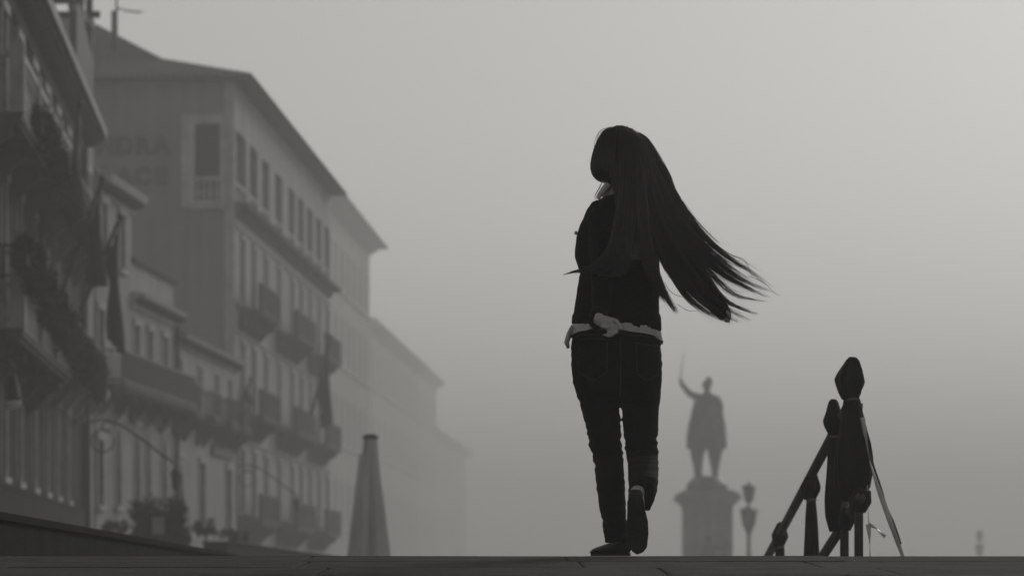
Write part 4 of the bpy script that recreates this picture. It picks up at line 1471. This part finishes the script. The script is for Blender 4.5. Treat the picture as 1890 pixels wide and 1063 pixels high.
# jeans
jn = MB()
p, r = rings([(1057, 1219, 612, 0.0, 0.118), (1054, 1220, 640, 0.0, 0.128), (1054, 1222, 670, -0.01, 0.135), (1057, 1222, 700, -0.01, 0.13), (1066, 1220, 728, 0.0, 0.11), (1080, 1208, 748, 0.0, 0.07)])
jn.tube(p, r, 32)
p, r = rings([(1056, 1138, 690, 0.0, 0.10), (1066, 1141, 725, 0.0, 0.095), (1073, 1143, 752, 0.0, 0.09), (1080, 1145, 780, 0.005, 0.083), (1086, 1147, 805, 0.01, 0.076), (1092, 1149, 830, 0.01, 0.07), (1097, 1151, 855, 0.0, 0.066), (1100, 1153, 890, -0.015, 0.066), (1105, 1155, 925, -0.02, 0.06), (1111, 1157, 955, -0.02, 0.054), (1114, 1159, 980, -0.02, 0.052), (1116, 1160, 1000, -0.02, 0.052)])
jn.tube(p, r, 26)
p, r = rings([(1145, 1222, 690, 0.0, 0.10), (1146, 1220, 725, 0.015, 0.095), (1147, 1217, 752, 0.03, 0.09), (1149, 1215, 780, 0.045, 0.083), (1152, 1214, 805, 0.055, 0.076), (1155, 1214, 830, 0.065, 0.07), (1158, 1215, 852, 0.06, 0.066)])
jn.tube(p, r, 26)
jn.ball(wl(1187, 850, 0.06), (0.060, 0.066, 0.06), 18, 12)
jn.tube([wl(1187, 848, 0.06), wl(1187, 866, -0.02), wl(1187, 884, -0.12), wl(1187, 899, -0.20), wl(1184, 908, -0.255)], [(0.060, 0.06), (0.059, 0.059), (0.058, 0.058), (0.055, 0.055), (0.050, 0.05)], 22)
jn.tube([wl(1190, 890, -0.2), wl(1194, 915, -0.23), wl(1196, 940, -0.24)], [(0.05, 0.05), (0.036, 0.04), (0.012, 0.03)], 16)
jm = remesh(jn, 0.006, 2, 0.5)


def denim(co, no):
    x, y, z = co
    py = 1080 - (z + zr) / PX
    amp = 0.0022
    if 770 < py < 880:
        amp = 0.0075 * math.sin((py - 770) / 110 * math.pi)
    elif 925 < py < 1005:
        amp = 0.0075 * math.sin((py - 925) / 80 * math.pi)
    a = noise.noise(Vector((x * 7, y * 7, z * 48)))
    b = noise.noise(Vector((x * 14 + 3, y * 14, z * 75)))
    return amp * (a * 1.2 + b * 0.8) + 0.0008 * noise.noise(Vector((x * 60, y * 60, z * 60)))


displace(jm, denim)
jo = link('jeans', jm, M['jeans'], person, True)


def on_jeans(px, py):
    """depth of the jeans' back at a point, by casting a ray from the viewer"""
    pt = Vector(wl(px, py, 0))
    ok, hit, nn, idx = jo.ray_cast(Vector((pt.x, -0.6, pt.z)), Vector((0, 1, 0)))
    return hit if ok else Vector((pt.x, -0.13, pt.z))


pk = MB()
bpy.context.view_layer.update()
for (pts) in ([(1068, 628), (1120, 630)], [(1068, 628), (1070, 690), (1094, 706), (1118, 690), (1120, 630)], [(1172, 636), (1216, 642)], [(1172, 636), (1174, 692), (1192, 706), (1213, 694), (1216, 644)], [(1143, 626), (1144, 680), (1143, 735)], [(1062, 620), (1140, 619), (1216, 627)]):
    seg = []
    for a, b in zip(pts[:-1], pts[1:]):
        for t in np.linspace(0, 1, 10):
            h_ = on_jeans(a[0] + (b[0] - a[0]) * t, a[1] + (b[1] - a[1]) * t)
            seg.append((h_.x, h_.y - 0.0015, h_.z))
    pk.tube(seg, [0.0022] * len(seg), 5)
pk.build('pocket_seams', M['denim_fade'], jo, True)

# shirt tail below the sweater
n, m3 = 72, 6
vs, fs = [], []
xs = [1050, 1056, 1075, 1098, 1120, 1140, 1160, 1185, 1205, 1222]
yb = [637, 619, 610, 605, 604, 606, 610, 613, 617, 629]
hem = MB()
hem_pts = []
for i in range(n):
    a = 2 * math.pi * i / n
    ca, sa = math.cos(a), math.sin(a)
    px = 1138 + 84 * ca
    yl = float(np.interp(px, xs, yb))
    if sa > 0:
        yl += 6
    flare = 1.0 + (0.10 if ca < -0.75 else 0.02) * 1.0
    for j in range(m3 + 1):
        t = j / m3
        y = 588 + (yl - 588) * t
        w = (78.5 + 4 * t) * (1 + (flare - 1) * t) + 1.0 * math.sin(11 * a + 2) * t * t
        vs.append(wl(1138 + w * ca, y, sa * (0.118 + 0.012 * t) * (1 + 0.03 * math.sin(13 * a) * t)))
    hem_pts.append(vs[-1])
for i in range(n):
    for j in range(m3):
        a, b = i * (m3 + 1) + j, ((i + 1) % n) * (m3 + 1) + j
        fs.append((a, a + 1, b + 1, b))
so = MB().add(vs, fs).build('shirt_tail', M['shirt'], person, True)
sd = so.modifiers.new('thick', 'SOLIDIFY')
sd.thickness = 0.002
hem.tube(hem_pts + hem_pts[:2], [0.0030] * (n + 2), 6, cap=False).build('hem', M['shirt_edge'], so, True)
tl = MB()
tl.tube([wl(1055, 606, -0.02), wl(1050, 618, -0.025), wl(1046, 632, -0.03), wl(1049, 642, -0.03)], [(0.006, 0.05), (0.010, 0.05), (0.010, 0.045), (0.006, 0.03)], 16)
tl.build('side_tail', M['shirt'], so, True)

# white shirt collar showing at the neck, small clip on the chest
MB().tube([wl(1104, 366, -0.035), wl(1112, 354, -0.045), wl(1122, 343, -0.045), wl(1134, 336, -0.045)], [(0.006, 0.02), (0.012, 0.024), (0.016, 0.024), (0.012, 0.02)], 12).build('collar', M['shirt'], person, True)
MB().ball(wl(1063, 430, 0.03), (0.0065, 0.006, 0.008), 10, 8).build('clip', M['shirt'], person, True)

# shoes
sh = MB()
sh.tube([wl(1163, 1006, -0.03), wl(1154, 1006, -0.015), wl(1140, 1010, 0.03), wl(1122, 1013, 0.085), wl(1104, 1016, 0.14), wl(1093, 1019, 0.17)], [(0.012, 0.024), (0.032, 0.036), (0.036, 0.028), (0.038, 0.021), (0.034, 0.014), (0.014, 0.007)], 20, ref=(0.35, 1, 0))
lo = link('left_shoe', remesh(sh, 0.005, 2), M['shoe'], person, True)
lo.name = 'shoe'
so1 = MB()
ol = [(1164, -0.03), (1160, -0.055), (1146, -0.035), (1128, 0.03), (1108, 0.09), (1094, 0.145), (1090, 0.172), (1095, 0.185), (1112, 0.16), (1132, 0.10), (1152, 0.045), (1163, 0.0)]
v0 = []
for (px, dp) in ol:
    q4 = W(px, 1020, dp) - WR
    v0.append((q4.x, q4.y, deck_z(WD + dp) - WR.z + 0.001))
v1 = [(x, y, z + 0.012) for x, y, z in v0]
nn = len(ol)
so1.add(v0 + v1, [tuple(range(nn)), tuple(range(2 * nn - 1, nn - 1, -1))] + [(i, i + nn, (i + 1) % nn + nn, (i + 1) % nn) for i in range(nn)])
so1.build('sole', M['sole'], lo)
# right shoe: heel raised, sole to the viewer, toe on the ground
rs = MB()
rs.tube([wl(1173, 903, -0.30), wl(1173, 910, -0.30), wl(1174, 930, -0.29), wl(1176, 960, -0.275), wl(1178, 990, -0.27), wl(1178, 1010, -0.27), wl(1178, 1019, -0.275)],
        [(0.018, 0.02), (0.028, 0.036), (0.031, 0.04), (0.034, 0.034), (0.038, 0.028), (0.034, 0.02), (0.018, 0.012)], 20)
ro = link('shoe', remesh(rs, 0.005, 2), M['shoe'], person, True)
prof = [(1172, 906), (1162, 912), (1158, 926), (1158, 944), (1157, 965), (1157, 985), (1160, 1003), (1167, 1017), (1176, 1023), (1186, 1019), (1194, 1005), (1197, 985), (1196, 962), (1191, 942), (1188, 924), (1183, 911)]
so2 = MB()
v0 = [wl(a, b, -0.325 + 0.03 * (b - 905) / 120) for a, b in prof]
v1 = [(x, y + 0.016, z) for x, y, z in v0]
nn = len(prof)
so2.add(v0 + v1, [tuple(range(nn)), tuple(range(2 * nn - 1, nn - 1, -1))] + [(i, i + nn, (i + 1) % nn + nn, (i + 1) % nn) for i in range(nn)])
so2.build('sole', M['sole'], ro)

# ------------------------------------------------------------------ hair: thousands of strands following the wind
def catmull(P, n):
    P = np.array(P, float)
    m4 = len(P)
    t = np.linspace(0, m4 - 1, n)
    out = []
    for x in t:
        i = min(int(x), m4 - 2)
        f = x - i
        p0, p1, p2, p3 = P[max(i - 1, 0)], P[i], P[i + 1], P[min(i + 2, m4 - 1)]
        out.append(0.5 * (2 * p1 + (p2 - p0) * f + (2 * p0 - 5 * p1 + 4 * p2 - p3) * f ** 2 + (3 * p1 - p0 - 3 * p2 + p3) * f ** 3))
    return np.array(out)


NP = 30
ALL = []


def sheet(guides, count, spread, depth, clumps, tip_len=(0.82, 1.0), r0=0.0008, curl=0.0, seed=0, clump_pow=1.6, clump_k=0.8):
    rng = np.random.default_rng(seed)
    G = np.array([catmull([wl(*g) for g in gd], NP) for gd in guides])
    ng = len(G)
    s = np.linspace(0, 1, NP)
    cv_ = rng.uniform(0, ng - 1, clumps)
    cd_ = rng.normal(0, 1, (clumps, 3))
    clen = rng.uniform(*tip_len, clumps)
    for _ in range(count):
        c = rng.integers(clumps)
        v = np.clip(rng.normal(cv_[c], max(0.22, (ng - 1) / clumps * 0.9)), 0, ng - 1)
        vc = cv_[c]

        def ev(vv):
            i = min(int(vv), ng - 2) if ng > 1 else 0
            f = vv - i
            return G[i] * (1 - f) + G[min(i + 1, ng - 1)] * f
        base = ev(v)
        ctr = ev(vc)
        k = clump_k * s ** clump_pow
        pth = base * (1 - k)[:, None] + ctr * k[:, None]
        jit = rng.normal(0, 1, 3) * np.array([spread, depth, spread * 0.6])
        env = np.minimum(1, s * 4) * (1 - 0.65 * k)
        pth = pth + jit[None] * env[:, None] + cd_[c][None] * np.array([spread, depth, spread])[None] * (np.minimum(1, s * 2) * 0.8)[:, None]
        w1, w2 = rng.uniform(2, 5), rng.uniform(0, 6.28)
        wob = np.sin(s * w1 * 2 + w2) * curl * s
        pth[:, 0] += wob
        pth[:, 2] += wob * 0.5
        ln = min(1.0, clen[c] * rng.uniform(0.9, 1.03))
        idx = np.linspace(0, (NP - 1) * ln, NP)
        lo_ = np.floor(idx).astype(int)
        hi_ = np.minimum(lo_ + 1, NP - 1)
        f = (idx - lo_)[:, None]
        pth = pth[lo_] * (1 - f) + pth[hi_] * f
        ALL.append((pth, r0 * rng.uniform(0.75, 1.25)))


b_ = -0.10
# big mass blown to the right, upper edge to lower edge
HD = [(1158, 234, -0.05), (1184, 258, -0.07)]
mass = [
    [(1156, 238, -0.02), (1186, 252, -0.03), (1205, 282, -0.04), (1230, 332, -0.05), (1252, 372, -0.06), (1276, 410, -0.06), (1302, 442, -0.05), (1330, 470, -0.05)],
    [(1154, 238, -0.05), (1180, 258, -0.07), (1198, 292, -0.08), (1222, 348, -0.09), (1242, 390, -0.09), (1264, 430, -0.09), (1290, 466, -0.08), (1318, 496, -0.07)],
    [(1156, 234, -0.07), (1180, 262, -0.10), (1194, 300, -0.11), (1214, 368, -0.12), (1230, 410, -0.12), (1250, 450, -0.12), (1274, 486, -0.11), (1300, 515, -0.10)],
    [(1154, 234, -0.08), (1176, 264, -0.11), (1188, 304, -0.13), (1206, 384, -0.14), (1220, 428, -0.14), (1238, 468, -0.13), (1260, 504, -0.12), (1286, 536, -0.11)],
    [(1152, 234, -0.09), (1172, 268, -0.12), (1184, 308, -0.14), (1198, 396, -0.15), (1210, 442, -0.15), (1224, 482, -0.14), (1244, 516, -0.13), (1270, 546, -0.12)],
]
sheet(mass, 1900, 0.005, 0.014, 30, (0.86, 1.0), curl=0.002, seed=1, clump_k=0.45)
locks = [   # the mass parts into tapering locks: path of the lower half, half width, strands
    ([(1262, 390, -0.06), (1304, 443, -0.05), (1345, 478, -0.05), (1382, 500, -0.04), (1420, 532, -0.03)], 5, 90),
    ([(1250, 388, -0.07), (1292, 448, -0.06), (1336, 490, -0.05), (1376, 518, -0.04), (1418, 536, -0.03)], 9, 230),
    ([(1242, 392, -0.08), (1284, 458, -0.07), (1330, 502, -0.06), (1372, 526, -0.05), (1412, 548, -0.04)], 8, 210),
    ([(1236, 400, -0.09), (1276, 466, -0.08), (1318, 512, -0.07), (1358, 545, -0.06), (1406, 553, -0.05)], 5, 90),
    ([(1232, 406, -0.10), (1270, 474, -0.09), (1308, 524, -0.08), (1342, 560, -0.07), (1388, 577, -0.06)], 8, 210),
    ([(1228, 414, -0.11), (1264, 482, -0.10), (1298, 530, -0.09), (1332, 564, -0.08), (1372, 588, -0.07)], 6, 130),
    ([(1222, 424, -0.12), (1254, 494, -0.11), (1286, 542, -0.10), (1316, 570, -0.09), (1352, 590, -0.08)], 9, 230),
    ([(1214, 436, -0.13), (1240, 500, -0.12), (1268, 546, -0.11), (1298, 572, -0.10), (1338, 594, -0.09)], 7, 150),
]
for li, (pth_, hw_, cnt) in enumerate(locks):
    g0 = mass[min(4, li * 5 // 8)][:4]
    ga, gb = [], []
    tip_ = pth_[-1]
    full = g0 + pth_[:-1] + [(tip_[0] + 12, tip_[1] + 4, tip_[2])]
    nfull = len(full)
    for qi, (a, b, c) in enumerate(full):
        w_ = hw_ * ((0.05, 0.3, 0.7, 1.0)[qi] if qi < 4 else 1.0 if qi < nfull - 3 else (0.8, 0.5, 0.12)[qi - (nfull - 3)])
        ga.append((a + w_ * 0.75, b - w_ * 0.65, c))
        gb.append((a - w_ * 0.75, b + w_ * 0.65, c))
    sheet([ga, gb], int(cnt * 1.3), 0.0022, 0.009, 14, (0.80, 1.0), r0=0.0007, curl=0.005, seed=200 + li, clump_k=0.6, clump_pow=2.0)
# lock falling behind the back to the waist
sheet([
    [(1158, 234, -0.07), (1184, 266, -0.11), (1188, 310, -0.14), (1194, 400, -0.16), (1206, 480, -0.16), (1226, 536, -0.15), (1250, 578, -0.14)],
    [(1152, 234, -0.08), (1174, 266, -0.12), (1178, 310, -0.15), (1184, 400, -0.17), (1196, 480, -0.17), (1214, 530, -0.16), (1240, 570, -0.15)],
    [(1146, 234, -0.08), (1164, 266, -0.12), (1168, 310, -0.15), (1174, 400, -0.18), (1184, 470, -0.18), (1200, 520, -0.17), (1224, 560, -0.16)],
], 1100, 0.006, 0.012, 16, (0.8, 1.0), curl=0.004, seed=2)
# lock on the shoulder blade curling to the left
sheet([
    [(1150, 234, -0.08), (1166, 266, -0.12), (1170, 310, -0.15), (1170, 390, -0.18), (1166, 450, -0.19), (1161, 490, -0.19), (1148, 512, -0.19), (1122, 510, -0.19)],
    [(1146, 234, -0.08), (1158, 266, -0.12), (1160, 310, -0.15), (1157, 390, -0.18), (1150, 450, -0.19), (1140, 488, -0.19), (1116, 503, -0.19), (1076, 503, -0.18)],
    [(1142, 234, -0.08), (1150, 266, -0.12), (1150, 310, -0.14), (1146, 384, -0.17), (1136, 440, -0.19), (1122, 478, -0.19), (1094, 498, -0.18), (1040, 507, -0.16)],
    [(1138, 234, -0.07), (1142, 266, -0.11), (1141, 310, -0.13), (1140, 376, -0.15), (1130, 430, -0.17), (1116, 466, -0.18), (1090, 490, -0.17), (1062, 488, -0.16)],
], 900, 0.005, 0.010, 18, (0.78, 1.0), curl=0.004, seed=3)
sheet([
    [(1150, 300, -0.15), (1146, 380, -0.18), (1136, 440, -0.195), (1118, 480, -0.195), (1092, 497, -0.19), (1066, 502, -0.18), (1038, 508, -0.17)],
    [(1146, 300, -0.15), (1140, 380, -0.18), (1128, 440, -0.195), (1108, 476, -0.195), (1084, 492, -0.19), (1062, 498, -0.18), (1040, 506, -0.17)],
], 170, 0.0015, 0.004, 5, (0.9, 1.0), curl=0.002, seed=33, clump_k=0.7)
# side of the head, round the cheek
sheet([
    [(1150, 233, 0.0), (1118, 240, 0.0), (1103, 262, 0.0), (1093, 292, 0.0), (1091, 314, 0.0), (1098, 330, 0.0), (1114, 337, -0.01), (1134, 336, -0.03)],
    [(1150, 233, -0.02), (1124, 242, -0.04), (1112, 264, -0.05), (1104, 292, -0.05), (1103, 312, -0.05), (1110, 326, -0.05), (1124, 334, -0.05), (1140, 336, -0.06)],
    [(1150, 233, -0.04), (1132, 244, -0.07), (1124, 266, -0.09), (1120, 296, -0.09), (1122, 318, -0.09), (1128, 332, -0.08), (1136, 350, -0.08), (1142, 380, -0.10)],
    [(1150, 233, -0.05), (1140, 244, -0.08), (1135, 268, -0.11), (1133, 300, -0.11), (1134, 330, -0.11), (1138, 360, -0.12), (1142, 400, -0.14), (1144, 440, -0.17)],
], 1100, 0.0025, 0.010, 22, (0.9, 1.0), curl=0.001, seed=4, clump_k=0.3)
# cover of the crown and the back of the head
sheet([
    [(1128, 236, -0.02), (1124, 262, -0.08), (1130, 300, -0.11), (1140, 350, -0.13), (1146, 400, -0.16), (1150, 440, -0.18)],
    [(1138, 232, -0.03), (1142, 260, -0.11), (1148, 300, -0.14), (1154, 350, -0.16), (1158, 400, -0.18), (1160, 450, -0.19)],
    [(1150, 232, -0.03), (1162, 258, -0.12), (1170, 300, -0.15), (1176, 350, -0.17), (1180, 400, -0.18), (1184, 450, -0.18)],
    [(1160, 236, -0.03), (1182, 258, -0.10), (1192, 300, -0.12), (1200, 350, -0.14), (1210, 400, -0.15), (1222, 450, -0.15)],
    [(1166, 237, -0.01), (1194, 262, -0.05), (1206, 300, -0.07), (1222, 350, -0.09), (1244, 400, -0.10), (1268, 450, -0.10)],
], 1500, 0.003, 0.006, 24, (0.85, 1.0), curl=0.001, seed=5, clump_k=0.3)
rs_ = random.Random(12)
for k in range(110):                          # stray hairs lifting off the edges of the mass
    src = locks[rs_.randrange(len(locks))][0] if k % 3 else mass[0][2:]
    o1, o2 = rs_.uniform(-6, 6), rs_.uniform(-16, 8)
    g = [(a + o1 * qi * 0.5, b + o2 * qi * 0.35 * (1 if k % 3 else 0.5) + rs_.uniform(-2, 2), c) for qi, (a, b, c) in enumerate(src)]
    sheet([g, [(a + 1, b + 1, c) for a, b, c in g]], 2, 0.001, 0.003, 1, (0.85, 1.0), r0=0.00045, seed=400 + k, curl=0.006)
# loose flyaway strands
fly = [
    [(1190, 252, -0.03), (1222, 318, -0.04), (1252, 362, -0.05), (1278, 398, -0.05), (1305, 428, -0.05), (1332, 450, -0.05), (1362, 446, -0.05)],
    [(1198, 262, -0.03), (1236, 340, -0.04), (1262, 378, -0.05), (1288, 410, -0.05), (1318, 440, -0.05), (1328, 448, -0.05)],
    [(1300, 440, -0.05), (1345, 468, -0.05), (1372, 480, -0.05), (1384, 505, -0.05), (1390, 512, -0.05)],
    [(1130, 234, 0.0), (1108, 240, 0.0), (1098, 256, 0.0), (1095, 275, 0.0), (1094, 295, 0.0)],
    [(1126, 234, 0.0), (1106, 246, 0.0), (1100, 262, 0.0), (1098, 280, 0.0)],
    [(1110, 336, -0.01), (1104, 348, -0.02), (1098, 358, -0.02), (1096, 366, -0.02)],
    [(1118, 336, -0.03), (1108, 350, -0.04), (1100, 364, -0.04), (1097, 372, -0.04)],
    [(1380, 508, -0.04), (1410, 522, -0.04), (1428, 540, -0.04), (1442, 545, -0.04)],
    [(1225, 520, -0.14), (1240, 540, -0.13), (1262, 548, -0.12), (1275, 546, -0.12)],
    [(1248, 560, -0.13), (1268, 572, -0.12), (1290, 573, -0.12)],
]
for i, g in enumerate(fly):
    sheet([g, [(a + 1.5, b + 1, c) for a, b, c in g]], 3 if i not in (5, 6) else 6, 0.001, 0.002, 2, (0.95, 1.0), r0=0.0006, seed=50 + i)

V, Fc = [], []
base = 0
tri = np.array([0, 2 * math.pi / 3, 4 * math.pi / 3])
for pth, r0 in ALL:
    tg = np.gradient(pth, axis=0)
    tg /= np.linalg.norm(tg, axis=1)[:, None] + 1e-9
    sd_ = np.cross(tg, np.array([0.0, 1.0, 0.0]))
    ln_ = np.linalg.norm(sd_, axis=1)[:, None]
    sd_ = np.where(ln_ > 1e-4, sd_ / (ln_ + 1e-9), np.array([1.0, 0, 0]))
    up_ = np.cross(sd_, tg)
    rr_ = r0 * np.clip(1.15 - 0.95 * np.linspace(0, 1, NP) ** 3, 0.18, 1)[:, None]
    ring = np.stack([pth + (sd_ * math.cos(a) + up_ * math.sin(a)) * rr_ for a in tri], 1).reshape(-1, 3)
    V.append(ring)
    i = np.arange(NP - 1)[:, None] * 3
    j = np.arange(3)[None]
    a = base + i + j
    b = base + i + (j + 1) % 3
    Fc.append(np.stack([a, b, b + 3, a + 3], -1).reshape(-1, 4))
    base += NP * 3
V = np.concatenate(V)
Fc = np.concatenate(Fc)
hme = bpy.data.meshes.new('hair')
hme.from_pydata(V.tolist(), [], Fc.tolist())
hme.update()
ho = link('hair', hme, M['hair'], person, True)
# scalp and the thick inner hair under the strands
cap = MB()
cap.ball(wl(1150, 286, -0.02), (0.096, 0.098, 0.108), 28, 18)
cap.tube([wl(1160, 270, -0.05), wl(1166, 320, -0.075), wl(1178, 380, -0.09), wl(1198, 440, -0.095)], [(0.07, 0.06), (0.075, 0.05), (0.06, 0.03), (0.02, 0.012)], 18)
cap.tube([wl(1135, 270, -0.01), wl(1118, 292, -0.005), wl(1112, 312, -0.005), wl(1120, 326, -0.01)], [(0.05, 0.05), (0.046, 0.04), (0.036, 0.03), (0.015, 0.015)], 16)
link('hair_base', remesh(cap, 0.006, 2), M['shoe'], ho, True)

# ------------------------------------------------------------------ fog
hz = MB().box(-1750, 1750, -320, 1750, -4.2, 44.0).build('haze', None)
fm = bpy.data.materials.new('fog')
fm.use_nodes = True
nt = fm.node_tree
nt.nodes.clear()
fo = nt.nodes.new('ShaderNodeOutputMaterial')
pv = nt.nodes.new('ShaderNodeVolumePrincipled')
pv.inputs['Color'].default_value = (0.93, 0.925, 0.91, 1)
pv.inputs['Density'].default_value = FOG_DENSITY
pv.inputs['Anisotropy'].default_value = FOG_G
nt.links.new(pv.outputs[0], fo.inputs['Volume'])
hz.data.materials.append(fm)
tag(hz, 'pale sea fog filling the air over the quay', 'fog', kind='stuff')
